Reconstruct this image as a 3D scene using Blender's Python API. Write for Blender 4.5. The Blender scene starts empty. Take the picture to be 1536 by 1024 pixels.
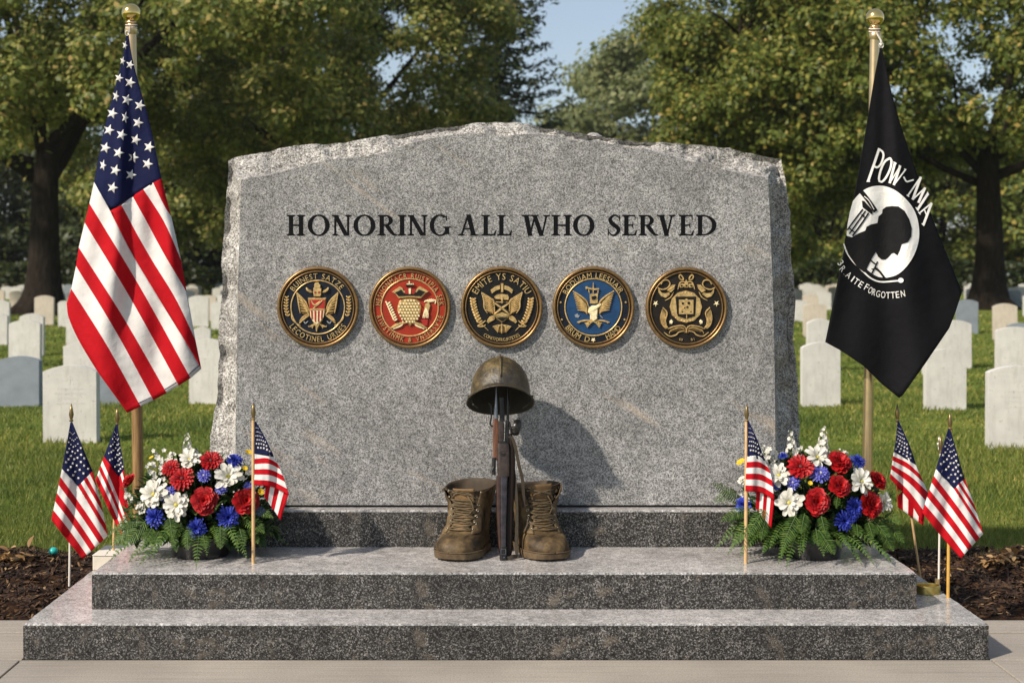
import bpy, bmesh, math, random
import numpy as np
from mathutils import Vector, Matrix, noise
from mathutils.geometry import tessellate_polygon

random.seed(7)
SC = bpy.context.scene
COL = SC.collection
R = math.radians

# ------------------------------------------------------------------ camera, sky, sun, exposure
CAM_H, F_PX = 1.43, 1536 * 50 / 36.0          # eye height (m); focal length in photograph pixels
VX, VY = 717.0, 405.0                          # vanishing point of the steps, horizon
cam = bpy.data.cameras.new('camera')
cam.lens, cam.sensor_width, cam.sensor_fit = 50, 36, 'HORIZONTAL'
cam.shift_x, cam.shift_y = (768 - VX) / 1536, -(512 - VY) / 1536
cam.clip_start, cam.clip_end = 0.1, 3000
cam.dof.use_dof, cam.dof.focus_distance, cam.dof.aperture_fstop = True, 5.95, 3.9
camo = bpy.data.objects.new('camera', cam)
camo.location, camo.rotation_euler = (0, 0, CAM_H), (R(90), 0, 0)
COL.objects.link(camo)
SC.camera = camo

SUN_TRAVEL = Vector((0.95, 0.76, -0.94)).normalized()
world = bpy.data.worlds.new('World'); SC.world = world; world.use_nodes = True
wn = world.node_tree.nodes; wl = world.node_tree.links
sky = wn.new('ShaderNodeTexSky'); sky.sky_type = 'NISHITA'; sky.sun_disc = False
sky.sun_elevation = math.asin(-SUN_TRAVEL.z)
sky.sun_rotation = math.atan2(-SUN_TRAVEL.x, -SUN_TRAVEL.y)
sky.air_density, sky.dust_density, sky.ozone_density = 1.0, 1.0, 1.0
bg = wn['Background']; bg.inputs['Strength'].default_value = 0.074
veil = wn.new('ShaderNodeMixRGB'); veil.blend_type = 'ADD'; veil.inputs[0].default_value = 1.0      # thin bright summer haze over the clear sky
wl.new(sky.outputs[0], veil.inputs[1]); veil.inputs[2].default_value = (2.75, 3.0, 3.35, 1)
wl.new(veil.outputs[0], bg.inputs['Color'])

sl = bpy.data.lights.new('sun', 'SUN'); sl.energy = 5.0; sl.angle = R(1.8); sl.color = (1.0, 0.895, 0.76)
slo = bpy.data.objects.new('sun', sl); slo.rotation_euler = SUN_TRAVEL.to_track_quat('-Z', 'Y').to_euler()
slo.location = (-12, -12, 14); COL.objects.link(slo)
SC.view_settings.view_transform = 'Standard'; SC.view_settings.look = 'None'
SC.view_settings.exposure = 0.13; SC.view_settings.gamma = 1.0
SC.cycles.max_bounces = 6; SC.cycles.transparent_max_bounces = 8; SC.cycles.use_denoising = True

# ------------------------------------------------------------------ helpers
def P(px, py, D):
    """Point that stands D metres in front of the photograph's camera at a pixel of it."""
    return Vector(((px - VX) * D / F_PX, D, CAM_H - (py - VY) * D / F_PX))

def ground_depth(py, z=0.0):
    return F_PX * (CAM_H - z) / (py - VY)

WORLD_AT = {}
def at_of(o):
    return WORLD_AT.get(o.name, Vector((0, 0, 0)))

def thing(name, label, cat, loc=(0, 0, 0), group=None):
    o = bpy.data.objects.new(name, None); COL.objects.link(o)
    o.location = loc; o.empty_display_size = 0.05
    o['label'] = label; o['category'] = cat
    if group: o['group'] = group
    WORLD_AT[o.name] = Vector(loc)
    return o

def tag(o, label=None, cat=None, group=None, kind=None):
    for k, v in (('label', label), ('category', cat), ('group', group), ('kind', kind)):
        if v: o[k] = v
    return o

class MB:
    def __init__(self):
        self.v, self.f, self.m = [], [], []
    def add(self, verts, faces, mi=0):
        b = len(self.v)
        self.v.extend(tuple(p) for p in verts)
        self.f.extend(tuple(b + i for i in f) for f in faces)
        self.m.extend([mi] * len(faces))
        return self
    def box(self, x0, x1, y0, y1, z0, z1, mi=0, M=None):
        vs = [Vector((x, y, z)) for z in (z0, z1) for y in (y0, y1) for x in (x0, x1)]
        if M: vs = [M @ v for v in vs]
        return self.add(vs, [(0, 2, 3, 1), (4, 5, 7, 6), (0, 1, 5, 4), (2, 6, 7, 3), (0, 4, 6, 2), (1, 3, 7, 5)], mi)
    def loft(self, rings, mi=0, cap0=True, cap1=True):
        n = len(rings[0]); vs = [p for r in rings for p in r]; fs = []
        for i in range(len(rings) - 1):
            for j in range(n):
                k = (j + 1) % n
                fs.append((i * n + j, i * n + k, (i + 1) * n + k, (i + 1) * n + j))
        if cap0: fs.append(tuple(reversed(range(n))))
        if cap1: fs.append(tuple((len(rings) - 1) * n + j for j in range(n)))
        return self.add(vs, fs, mi)
    def tube(self, pts, rad, seg=8, mi=0, squash=None):
        pts = [Vector(p) for p in pts]
        if not hasattr(rad, '__len__'): rad = [rad] * len(pts)
        rings = []; prev = None
        for i, p in enumerate(pts):
            t = (pts[min(i + 1, len(pts) - 1)] - pts[max(i - 1, 0)])
            t = t.normalized() if t.length > 1e-9 else Vector((0, 0, 1))
            if prev is None:
                a = t.cross(Vector((0, 1, 0)))
                if a.length < 1e-3: a = t.cross(Vector((1, 0, 0)))
            else:
                a = prev - t * prev.dot(t)
            a.normalize(); prev = a; b = t.cross(a)
            s = squash or 1.0
            rings.append([p + (a * math.cos(w) + b * math.sin(w) * s) * rad[i] for w in (2 * math.pi * k / seg for k in range(seg))])
        return self.loft(rings, mi)
    def lathe(self, prof, c=(0, 0, 0), seg=32, mi=0, M=None, cap=True):
        c = Vector(c); rings = []
        for r, z in prof:
            ring = [Vector((r * math.cos(w), r * math.sin(w), z)) for w in (2 * math.pi * k / seg for k in range(seg))]
            rings.append([(M @ p if M else p) + c for p in ring])
        return self.loft(rings, mi, cap, cap)
    def prism(self, poly, mapf, h0, h1, mi=0, puff=None):
        """2-D polygon pushed out from height h0 to h1; mapf(x, y, h) -> point. puff shrinks the top about the centroid."""
        n = len(poly)
        area = sum(poly[i][0] * poly[(i + 1) % n][1] - poly[(i + 1) % n][0] * poly[i][1] for i in range(n))
        if area < 0: poly = list(reversed(poly))
        cx = sum(p[0] for p in poly) / n; cy = sum(p[1] for p in poly) / n
        k = puff or 1.0
        top = [(cx + (x - cx) * k, cy + (y - cy) * k) for x, y in poly]
        vs = [mapf(x, y, h0) for x, y in poly] + [mapf(x, y, h1) for x, y in top]
        fs = [(i, (i + 1) % n, n + (i + 1) % n, n + i) for i in range(n)]
        for t in tessellate_polygon([[Vector((x, y, 0)) for x, y in top]]):
            a, b, c = t
            ar = (top[b][0] - top[a][0]) * (top[c][1] - top[a][1]) - (top[c][0] - top[a][0]) * (top[b][1] - top[a][1])
            fs.append((n + a, n + b, n + c) if ar > 0 else (n + a, n + c, n + b))
        return self.add(vs, fs, mi)
    def build(self, name, mats, parent=None, smooth=False, loc=None, bevel=None, sub=0, weld=False, auto=None):
        me = bpy.data.meshes.new(name)
        if not isinstance(mats, (list, tuple)): mats = [mats]
        off = at_of(parent) if parent is not None else Vector(loc or (0, 0, 0))
        arr = np.array(self.v, dtype=np.float64) - np.array(off)
        me.from_pydata(arr.tolist(), [], self.f)
        for m in mats: me.materials.append(m)
        me.polygons.foreach_set('material_index', self.m)
        if weld:
            bm = bmesh.new(); bm.from_mesh(me); bmesh.ops.remove_doubles(bm, verts=bm.verts, dist=1e-5)
            bm.to_mesh(me); bm.free()
        if smooth:
            me.polygons.foreach_set('use_smooth', [True] * len(me.polygons))
            if auto is not None: me.set_sharp_from_angle(angle=R(auto))
        me.update()
        o = bpy.data.objects.new(name, me); COL.objects.link(o)
        if parent is not None:
            o.parent = parent; WORLD_AT[o.name] = off
        else:
            o.location = off; WORLD_AT[o.name] = Vector(off)
        if bevel:
            b = o.modifiers.new('bevel', 'BEVEL'); b.width = bevel; b.segments = 2; b.limit_method = 'ANGLE'; b.angle_limit = R(35)
        if sub:
            s = o.modifiers.new('smooth', 'SUBSURF'); s.levels = s.render_levels = sub
        return o

def resample(pts, n):
    """n points spread evenly along a polyline."""
    pts = [Vector((*p, 0)) if len(p) == 2 else Vector(p) for p in pts]
    L = [0.0]
    for a, b in zip(pts, pts[1:]): L.append(L[-1] + (b - a).length)
    out = []; k = 0
    for i in range(n):
        s = L[-1] * i / (n - 1)
        while k < len(pts) - 2 and L[k + 1] < s: k += 1
        d = L[k + 1] - L[k]
        out.append(pts[k].lerp(pts[k + 1], 0 if d == 0 else min(1, max(0, (s - L[k]) / d))))
    return out

def catmull(pts, n):
    """n points on a smooth curve through pts."""
    pts = [Vector((*p, 0)) if len(p) == 2 else Vector(p) for p in pts]
    if len(pts) == 2: return [pts[0].lerp(pts[1], i / (n - 1)) for i in range(n)]
    q = [pts[0] * 2 - pts[1]] + pts + [pts[-1] * 2 - pts[-2]]
    dense = []
    for i in range(1, len(q) - 2):
        for k in range(12):
            t = k / 12
            dense.append(0.5 * (2 * q[i] + (q[i + 1] - q[i - 1]) * t + (2 * q[i - 1] - 5 * q[i] + 4 * q[i + 1] - q[i + 2]) * t * t
                                + (3 * q[i] - q[i - 1] - 3 * q[i + 1] + q[i + 2]) * t ** 3))
    dense.append(pts[-1])
    return resample(dense, n)

# ------------------------------------------------------------------ materials
class N:
    """tiny node helper"""
    def __init__(self, name):
        self.mat = bpy.data.materials.new(name); self.mat.use_nodes = True
        self.t = self.mat.node_tree; self.b = self.t.nodes['Principled BSDF']; self.out = self.t.nodes['Material Output']
        self.tc = None
    def n(self, typ, ins=None, **kw):
        x = self.t.nodes.new('ShaderNode' + typ)
        for k, v in kw.items(): setattr(x, k, v)
        for k, v in (ins or {}).items(): self.set(x.inputs[k], v)
        return x
    def set(self, sock, v):
        if hasattr(v, 'is_linked') or isinstance(v, bpy.types.NodeSocket): self.t.links.new(v, sock)
        else: sock.default_value = v
    def co(self, kind='Object', scale=None):
        if self.tc is None: self.tc = self.t.nodes.new('ShaderNodeTexCoord')
        s = self.tc.outputs[kind]
        if scale:
            s = self.n('Mapping', {'Vector': s, 'Scale': scale}).outputs[0]
        return s
    def noise(self, scale, detail=4, rough=0.55, co=None, dist=0.0):
        return self.n('TexNoise', {'Vector': co or self.co(), 'Scale': scale, 'Detail': detail, 'Roughness': rough, 'Distortion': dist}).outputs['Fac']
    def voro(self, scale, co=None, out='Color', feature='F1'):
        return self.n('TexVoronoi', {'Vector': co or self.co(), 'Scale': scale}, feature=feature).outputs[out]
    def ramp(self, fac, stops, interp='LINEAR'):
        x = self.n('ValToRGB', {'Fac': fac}); x.color_ramp.interpolation = interp
        e = x.color_ramp.elements
        while len(e) < len(stops): e.new(0.5)
        for i, (p, c) in enumerate(stops):
            e[i].position = p; e[i].color = (*c, 1) if len(c) == 3 else c
        return x.outputs['Color']
    def mix(self, fac, a, b, mode='MIX'):
        x = self.n('MixRGB', {'Fac': fac, 'Color1': a, 'Color2': b}, blend_type=mode)
        return x.outputs[0]
    def math(self, op, a, b=0.0):
        return self.n('Math', {0: a, 1: b}, operation=op).outputs[0]
    def bump(self, h, strength=0.3, dist=0.01, normal=None):
        ins = {'Height': h, 'Strength': strength, 'Distance': dist}
        if normal is not None: ins['Normal'] = normal
        x = self.n('Bump', ins); return x.outputs[0]
    def done(self, **kw):
        for k, v in kw.items():
            k = {'color': 'Base Color', 'rough': 'Roughness', 'metal': 'Metallic', 'normal': 'Normal', 'spec': 'Specular IOR Level',
                 'coat': 'Coat Weight', 'sheen': 'Sheen Weight'}.get(k, k)
            if k == 'Base Color' and isinstance(v, tuple) and len(v) == 3: v = (*v, 1)
            self.set(self.b.inputs[k], v)
        return self.mat

def g3(v, w=(1, 1, 1)): return (v * w[0], v * w[1], v * w[2])

def granite(name, tones, cell=150, rough=0.55, bump=0.25, hewn=0.0, stain=0.0, spec=0.4, warm=(1.0, 0.995, 0.985)):
    k = N(name)
    cell_id = k.n('SeparateColor', {'Color': k.voro(cell)}).outputs[0]
    fine = k.noise(cell * 1.7, 3, 0.7)
    f = k.math('ADD', k.math('MULTIPLY', cell_id, 0.62), k.math('MULTIPLY', fine, 0.42))
    col = k.ramp(f, [(p, g3(v, warm)) for p, v in tones])
    cloud = k.noise(2.3, 5, 0.6)
    col = k.mix(1.0, col, k.ramp(cloud, [(0.3, g3(0.74)), (0.7, g3(1.2))]), 'MULTIPLY')
    patch = k.noise(14, 4, 0.6)
    col = k.mix(1.0, col, k.ramp(patch, [(0.3, g3(0.76)), (0.7, g3(1.18))]), 'MULTIPLY')
    blot = k.noise(38, 3, 0.6)
    col = k.mix(1.0, col, k.ramp(blot, [(0.35, g3(0.82)), (0.65, g3(1.14))]), 'MULTIPLY')
    if hewn and hewn < .5:
        st = k.noise(1.0, 4, .65, k.co(scale=(16, 16, .9)))
        col = k.mix(1.0, col, k.ramp(st, [(0.32, g3(0.72)), (0.6, g3(1.08)), (0.74, g3(1.4))]), 'MULTIPLY')
        bl = k.noise(8.5, 5, .7)
        col = k.mix(k.ramp(bl, [(0.56, (0, 0, 0)), (0.70, g3(.55))]), col, (0.20, 0.165, 0.125, 1))
        col = k.mix(1.0, col, k.ramp(k.noise(5.0, 4, .6), [(0.32, g3(0.62)), (0.62, g3(1.15))]), 'MULTIPLY')
    if stain:
        co = k.n('Mapping', {'Vector': k.co(), 'Rotation': (0, R(-36), 0)}).outputs[0]
        co = k.n('Mapping', {'Vector': co, 'Scale': (1.3, 1.0, 9.0)}).outputs[0]
        s = k.ramp(k.noise(1.5, 3, 0.55, co), [(0.62, (0, 0, 0)), (0.76, g3(stain))])
        col = k.mix(s, col, (0.50, 0.40, 0.29, 1))
    nrm = k.bump(f, bump, 0.004)
    if hewn:
        big = k.noise(26, 6, 0.68); nrm = k.bump(big, hewn, 0.02, nrm)
    return k.done(color=col, rough=rough, normal=nrm, spec=spec)

def plain(name, col, rough=0.5, metal=0.0, var=0.0, vscale=40, bump=0.0, bscale=200, spec=0.5, col2=None, sheen=0.0):
    k = N(name)
    c = (*col, 1)
    if var or col2:
        nz = k.noise(vscale, 4, 0.6)
        c = k.ramp(nz, [(0.32, g3(1 - var, col)), (0.68, col2 if col2 else g3(1 + var, col))])
    kw = dict(color=c, rough=rough, metal=metal, spec=spec)
    if sheen: kw['sheen'] = sheen
    if bump: kw['normal'] = k.bump(k.noise(bscale, 3, 0.6), bump, 0.004)
    return k.done(**kw)

def leafy(name, stops, trans=0.3, rough=0.5, glow=(0.22, 0.26, 0.055, 1)):
    k = N(name)
    isl = k.n('NewGeometry').outputs['Random Per Island']
    c = k.ramp(isl, stops)
    k.done(color=c, rough=rough, spec=0.35)
    tr = k.n('BsdfTranslucent', {'Color': k.mix(0.5, c, glow, 'MIX') if glow else c})
    mx = k.n('MixShader', {'Fac': trans, 1: k.b.outputs[0], 2: tr.outputs[0]})
    k.t.links.new(mx.outputs[0], k.out.inputs['Surface'])
    return k.mat

M = {}
M['granite_face'] = granite('granite_face', [(0.24, 0.075), (0.38, 0.165), (0.5, 0.232), (0.62, 0.295), (0.8, 0.42)], 250, 0.6, 0.3, stain=0.45)
M['granite_hewn'] = granite('granite_hewn', [(0.22, 0.09), (0.38, 0.24), (0.5, 0.36), (0.62, 0.46), (0.8, 0.64)], 200, 0.75, 0.6, hewn=0.9, warm=(1.03, 0.99, 0.93))
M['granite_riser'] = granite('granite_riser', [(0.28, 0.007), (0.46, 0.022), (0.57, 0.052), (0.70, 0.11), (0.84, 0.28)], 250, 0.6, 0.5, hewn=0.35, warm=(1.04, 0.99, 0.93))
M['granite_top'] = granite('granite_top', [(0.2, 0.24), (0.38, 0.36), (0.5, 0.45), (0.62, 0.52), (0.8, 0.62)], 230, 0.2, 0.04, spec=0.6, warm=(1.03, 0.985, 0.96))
M['granite_edge'] = granite('granite_edge', [(0.2, 0.10), (0.5, 0.25), (0.8, 0.5)], 200, 0.5, 0.4)
M['joint'] = plain('joint', (0.012, 0.012, 0.013), 0.8)
M['letter_black'] = plain('letter_black', (0.006, 0.006, 0.007), 0.7, var=0.2, spec=0.08)
M['relief_dark_bronze'] = plain('relief_dark_bronze', (0.20, 0.12, 0.045), 0.45, 0.7, var=0.3, vscale=90)  # darker bronze under the gold feather and scroll lines
M['bronze'] = plain('bronze', (0.30, 0.185, 0.080), 0.36, 0.85, var=0.25, vscale=60, bump=0.1)
M['gold_relief'] = plain('gold_relief', (0.62, 0.43, 0.185), 0.36, 0.55, var=0.35, vscale=90)
M['cream_relief'] = plain('cream_relief', (0.86, 0.74, 0.46), 0.4, 0.2, var=0.2, vscale=120)
M['enamel_black'] = plain('enamel_black', (0.008, 0.008, 0.009), 0.45, var=0.3, vscale=30, spec=0.25)
M['enamel_navy'] = plain('enamel_navy', (0.007, 0.010, 0.018), 0.45, var=0.3, vscale=30, spec=0.25)
M['enamel_blue'] = plain('enamel_blue', (0.012, 0.048, 0.125), 0.42, var=0.2, vscale=30, spec=0.3)
M['enamel_red'] = plain('enamel_red', (0.29, 0.026, 0.011), 0.42, var=0.15, vscale=30, spec=0.3)
M['enamel_crimson'] = plain('enamel_crimson', (0.32, 0.02, 0.015), 0.35)
M['enamel_brown'] = plain('enamel_brown', (0.013, 0.010, 0.008), 0.45, var=0.3, vscale=30, spec=0.25)
M['silver_relief'] = plain('silver_relief', (0.5, 0.5, 0.52), 0.35, 0.8)
M['brass'] = plain('brass', (0.80, 0.58, 0.22), 0.16, 1.0, var=0.08)
M['brass_pole'] = plain('brass_pole', (0.60, 0.46, 0.26), 0.32, 0.85, var=0.12, vscale=12)
M['wood_pole'] = plain('wood_pole', (0.26, 0.15, 0.06), 0.38, 0.2, var=0.25, vscale=9)
M['stick_wood'] = plain('stick_wood', (0.55, 0.36, 0.17), 0.5, var=0.2, vscale=30)
M['stick_gold'] = plain('stick_gold', (0.58, 0.33, 0.07), 0.4, var=0.15, vscale=30)
M['stick_white'] = plain('stick_white', (0.72, 0.68, 0.62), 0.45)
M['spear'] = plain('spear', (0.22, 0.16, 0.07), 0.35, 0.8)
def cloth(name, col, sheen=0.0, bump=0.12):
    k = N(name)
    w = k.noise(900, 2, 0.5)
    wr = k.noise(26, 3, 0.5)
    c = k.ramp(k.noise(16, 3, 0.5), [(0.3, g3(0.90, col)), (0.7, g3(1.06, col))])
    return k.done(color=c, rough=0.75, spec=0.12, normal=k.bump(wr, 0.32, 0.012, k.bump(w, bump, 0.001)), sheen=sheen)
M['flag_red'] = cloth('flag_red', (0.40, 0.004, 0.010))
M['flag_white'] = cloth('flag_white', (0.64, 0.625, 0.61))
M['flag_blue'] = cloth('flag_blue', (0.006, 0.009, 0.044))
M['flag_black'] = cloth('flag_black', (0.006, 0.006, 0.0075))
M['print_white'] = cloth('print_white', (0.78, 0.77, 0.74))
M['print_black'] = cloth('print_black', (0.010, 0.010, 0.011))
def weathered(name, col):
    k = N(name)
    a = k.noise(7, 5, .65); st = k.noise(9, 4, .6, k.co(scale=(2.6, 2.6, .35))); sp = k.noise(46, 3, .6)
    c = k.ramp(a, [(0.3, g3(.86, col)), (0.7, g3(1.07, col))])
    c = k.mix(k.ramp(st, [(0.52, (0, 0, 0)), (0.72, g3(.45))]), c, (*g3(.62, (col[0], col[1] * .98, col[2] * .92)), 1))
    c = k.mix(k.ramp(sp, [(0.64, (0, 0, 0)), (0.70, g3(.5))]), c, (0.16, 0.16, 0.12, 1))
    return k.done(color=c, rough=.75, spec=.25, normal=k.bump(sp, .2, .004))
M['marble'] = weathered('marble', (0.58, 0.565, 0.53))
M['marble_warm'] = weathered('marble_warm', (0.53, 0.465, 0.38))
M['marble_shade_grey'] = plain('marble_shade_grey', (0.20, 0.23, 0.26), 0.75, var=0.12, vscale=6, bump=0.15, bscale=60)  # dark grey paints tree shade onto near stones; far rows take it randomly
M['marble_dirt'] = plain('marble_dirt', (0.40, 0.39, 0.35), 0.8, var=0.1, vscale=20)
# ------------------------------------------------------------------ big setting
rng = np.random.default_rng(11)

def np_mesh(name, V, F, mats, parent=None, loc=(0, 0, 0), mi=None, smooth=False):
    me = bpy.data.meshes.new(name)
    n, k = F.shape
    me.vertices.add(len(V)); me.vertices.foreach_set('co', np.ascontiguousarray(V, dtype=np.float32).ravel())
    me.loops.add(n * k); me.loops.foreach_set('vertex_index', np.ascontiguousarray(F, dtype=np.int32).ravel())
    me.polygons.add(n); me.polygons.foreach_set('loop_start', np.arange(0, n * k, k, dtype=np.int32))
    if not isinstance(mats, (list, tuple)): mats = [mats]
    for m in mats: me.materials.append(m)
    if mi is not None: me.polygons.foreach_set('material_index', np.ascontiguousarray(mi, dtype=np.int32))
    if smooth: me.polygons.foreach_set('use_smooth', np.ones(n, dtype=bool))
    me.update(calc_edges=True); me.validate()
    o = bpy.data.objects.new(name, me); COL.objects.link(o)
    if parent is not None: o.parent = parent
    else: o.location = loc
    return o

# --- lawn and ground
k = N('lawn_ground')
big = k.noise(0.35, 5, 0.6); mid = k.noise(3.0, 4, 0.6); fin = k.noise(60, 3, 0.7)
big = k.noise(0.55, 6, 0.65)
c = k.ramp(big, [(0.3, (0.070, 0.115, 0.020)), (0.5, (0.145, 0.190, 0.030)), (0.7, (0.25, 0.265, 0.048))])  # patchy grass tone that also stands in for dappled tree shade
c = k.mix(1.0, c, k.ramp(mid, [(0.3, g3(0.75)), (0.7, g3(1.2))]), 'MULTIPLY')
c = k.mix(1.0, c, k.ramp(fin, [(0.25, g3(0.6)), (0.75, g3(1.3))]), 'MULTIPLY')
M['lawn'] = k.done(color=c, rough=0.9, spec=0.1, normal=k.bump(fin, 0.8, 0.03))
g = MB().add([(-260, -40, -0.012), (260, -40, -0.012), (260, 330, -0.012), (-260, 330, -0.012)], [(0, 1, 2, 3)])
tag(g.build('lawn', M['lawn']), kind='structure')

# --- concrete pavement: slabs with open joints
k = N('concrete')
brush = k.noise(1.0, 4, 0.6, k.co(scale=(1.5, 90, 1)))
grain = k.noise(170, 4, 0.7); cl = k.noise(1.6, 4, 0.6)
c = k.ramp(grain, [(0.25, (0.22, 0.195, 0.165)), (0.5, (0.34, 0.305, 0.26)), (0.75, (0.46, 0.415, 0.36))])
c = k.mix(1.0, c, k.ramp(cl, [(0.3, g3(0.82)), (0.7, g3(1.1))]), 'MULTIPLY')
c = k.mix(1.0, c, k.ramp(brush, [(0.3, g3(0.86)), (0.7, g3(1.12))]), 'MULTIPLY')
M['concrete'] = k.done(color=c, rough=0.85, spec=0.25, normal=k.bump(brush, 0.25, 0.006, k.bump(grain, 0.3, 0.003)))
LX0, LX1, LY = -1.671, 1.877, 5.226                     # lower step: left, right, front
m = MB()
for x0, x1 in ((-4.6, LX0 - .012), (LX0 - .004, LX1 + .004), (LX1 + .012, 4.9)):
    m.box(x0, x1, 2.2, LY - .004, -.1, 0)
for x0, x1 in ((-4.6, LX0 - .006), (LX1 + .006, 4.9)):
    m.box(x0, x1, LY + .004, 5.600, -.1, 0)
    m.box(x0, x1, 5.606, 5.80, -.1, 0.004)
tag(m.build('pavement', M['concrete'], bevel=0.003), kind='structure')

# --- mulch beds either side of the steps
k = N('mulch')
v = k.voro(55); n2 = k.noise(26, 5, 0.7); sp = k.n('SeparateColor', {'Color': v}).outputs[0]
c = k.ramp(sp, [(0.0, (0.008, 0.005, 0.003)), (0.55, (0.030, 0.015, 0.008)), (0.85, (0.065, 0.032, 0.015)), (1.0, (0.14, 0.075, 0.035))])
c = k.mix(1.0, c, k.ramp(n2, [(0.3, g3(0.5)), (0.7, g3(1.3))]), 'MULTIPLY')
M['mulch'] = k.done(color=c, rough=0.95, spec=0.15, normal=k.bump(n2, 1.0, 0.03, k.bump(sp, 0.8, 0.012)))
M['chips'] = leafy('mulch_chips', [(0.0, (0.012, 0.007, 0.004)), (0.5, (0.035, 0.017, 0.009)), (0.86, (0.075, 0.040, 0.02)), (0.95, (0.20, 0.12, 0.055)), (1.0, (0.30, 0.20, 0.10))], 0.0, 0.85)
def bed_z(x, y):
    e = min(1.0, max(0.0, (y - 5.80) / 0.12)) * min(1.0, max(0.0, (min(abs(x - LX0), abs(x - LX1))) / 0.10))
    return 0.004 + e * (0.030 + 0.045 * noise.noise((x * 3.1, y * 3.1, 0.3)) + 0.030 * noise.noise((x * 9, y * 9, 2.0)))
for x0, x1, nm in ((-4.6, LX0 - .006, 'mulch_bed'), (LX1 + .006, 4.9, 'mulch_bed')):
    nx, ny = 110, 48; m = MB()
    vs = [(x, y, bed_z(x, y)) for y in np.linspace(5.803, 7.15, ny) for x in np.linspace(x0, x1, nx)]
    m.add(vs, [(j * nx + i, j * nx + i + 1, (j + 1) * nx + i + 1, (j + 1) * nx + i) for j in range(ny - 1) for i in range(nx - 1)])
    tag(m.build(nm, M['mulch'], smooth=True), kind='structure')
    n = 9500
    xs = rng.uniform(x0 + .01, x1 - .01, n); ys = rng.uniform(5.815, 7.12, n)
    zs = np.array([bed_z(x, y) for x, y in zip(xs, ys)])
    L = rng.uniform(.006, .026, n) ; W = rng.uniform(.002, .0055, n)
    a = rng.uniform(0, math.pi, n); tl = rng.normal(0, .35, n)
    d = np.stack([np.cos(a) * np.cos(tl), np.sin(a) * np.cos(tl), np.sin(tl)], 1) * L[:, None]
    s = np.stack([-np.sin(a), np.cos(a), rng.normal(0, .5, n)], 1) * W[:, None]
    u = np.stack([np.zeros(n), np.zeros(n), W * .8], 1)
    c0 = np.stack([xs, ys, zs + .004], 1)
    V = np.stack([c0 - d - s, c0 - d + s, c0 + d + s, c0 + d - s, c0 - d * .8 + u, c0 + d * .8 + u], 1).reshape(-1, 3)
    b = np.arange(n)[:, None] * 6
    F = np.concatenate([b + np.array([[0, 3, 5, 4]]), b + np.array([[1, 4, 5, 2]])], 0)
    tag(np_mesh('mulch_chips', V, F, M['chips']), kind='stuff')

# --- grass blades
M['grass'] = leafy('grass', [(0.0, (0.068, 0.112, 0.020)), (0.4, (0.135, 0.185, 0.034)), (0.75, (0.21, 0.245, 0.052)), (0.94, (0.33, 0.31, 0.075)), (1.0, (0.42, 0.36, 0.13))], 0.35, 0.6)
gm = M['grass'].node_tree; gb = gm.nodes['Principled BSDF']
_tc = gm.nodes.new('ShaderNodeTexCoord'); _nz = gm.nodes.new('ShaderNodeTexNoise'); _nz.inputs['Scale'].default_value = 0.55; _nz.inputs['Detail'].default_value = 6; _nz.inputs['Roughness'].default_value = 0.65
gm.links.new(_tc.outputs['Object'], _nz.inputs['Vector'])
_rp = gm.nodes.new('ShaderNodeValToRGB'); _rp.color_ramp.elements[0].position = .34; _rp.color_ramp.elements[0].color = (.55, .68, .55, 1); _rp.color_ramp.elements[1].position = .66; _rp.color_ramp.elements[1].color = (1.45, 1.25, 1.2, 1)  # matching tone patches on the blades, also in place of dappled shade
gm.links.new(_nz.outputs['Fac'], _rp.inputs['Fac'])
_mx = gm.nodes.new('ShaderNodeMixRGB'); _mx.blend_type = 'MULTIPLY'; _mx.inputs[0].default_value = 1
_src = gb.inputs['Base Color'].links[0].from_socket
gm.links.new(_src, _mx.inputs[1]); gm.links.new(_rp.outputs[0], _mx.inputs[2]); gm.links.new(_mx.outputs[0], gb.inputs['Base Color'])
def blades(x0, x1, y0, y1, dens, h, w, clear=None):
    n = int((x1 - x0) * (y1 - y0) * dens)
    x = rng.uniform(x0, x1, n); y = rng.uniform(y0, y1, n)
    if clear is not None:
        keep = clear(x, y); x, y = x[keep], y[keep]; n = len(x)
    if n == 0: return np.zeros((0, 3)), 0
    hh = h * rng.uniform(.5, 1.35, n) * (0.8 + 0.4 * np.sin(x * 2.3 + 1) * np.cos(y * 1.9))
    a = rng.uniform(0, 2 * math.pi, n); ln = rng.uniform(.1, .9, n) * hh; ww = w * rng.uniform(.6, 1.4, n)
    dx, dy = np.cos(a), np.sin(a); b = rng.uniform(0, 2 * math.pi, n)
    base = np.stack([x, y, np.full(n, -.014)], 1)
    s = np.stack([dx * ww, dy * ww, np.zeros(n)], 1)
    t = np.stack([np.cos(b) * ln, np.sin(b) * ln, hh], 1)
    V = np.stack([base - s, base + s, base + t], 1).reshape(-1, 3)
    return V, n
parts = []
def clear_near(x, y):
    edge = 6.90 + 0.09 * np.sin(x * 5.0) + 0.06 * np.sin(x * 13.0 + 1)
    inside = (x > -1.9) & (x < 2.1) & (y < 7.12)
    return (y > edge) & ~inside
for bx in ((-4.4, -0.9), (1.1, 5.0)):
    parts.append(blades(bx[0], bx[1], 6.75, 8.6, 7000, .060, .0028, clear_near))
    parts.append(blades(bx[0] * 1.25, bx[1] * 1.25, 8.6, 11.5, 3200, .052, .004))
    parts.append(blades(bx[0] * 1.9, bx[1] * 1.8, 11.5, 17, 1000, .050, .007))
    parts.append(blades(bx[0] * 3, bx[1] * 2.7, 17, 28, 260, .050, .014))
    parts.append(blades(bx[0] * 5, bx[1] * 4.6, 28, 48, 60, .055, .03))
V = np.concatenate([p[0] for p in parts]); F = np.arange(len(V), dtype=np.int32).reshape(-1, 3)
tag(np_mesh('grass', V, F, M['grass']), kind='stuff')

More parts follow.
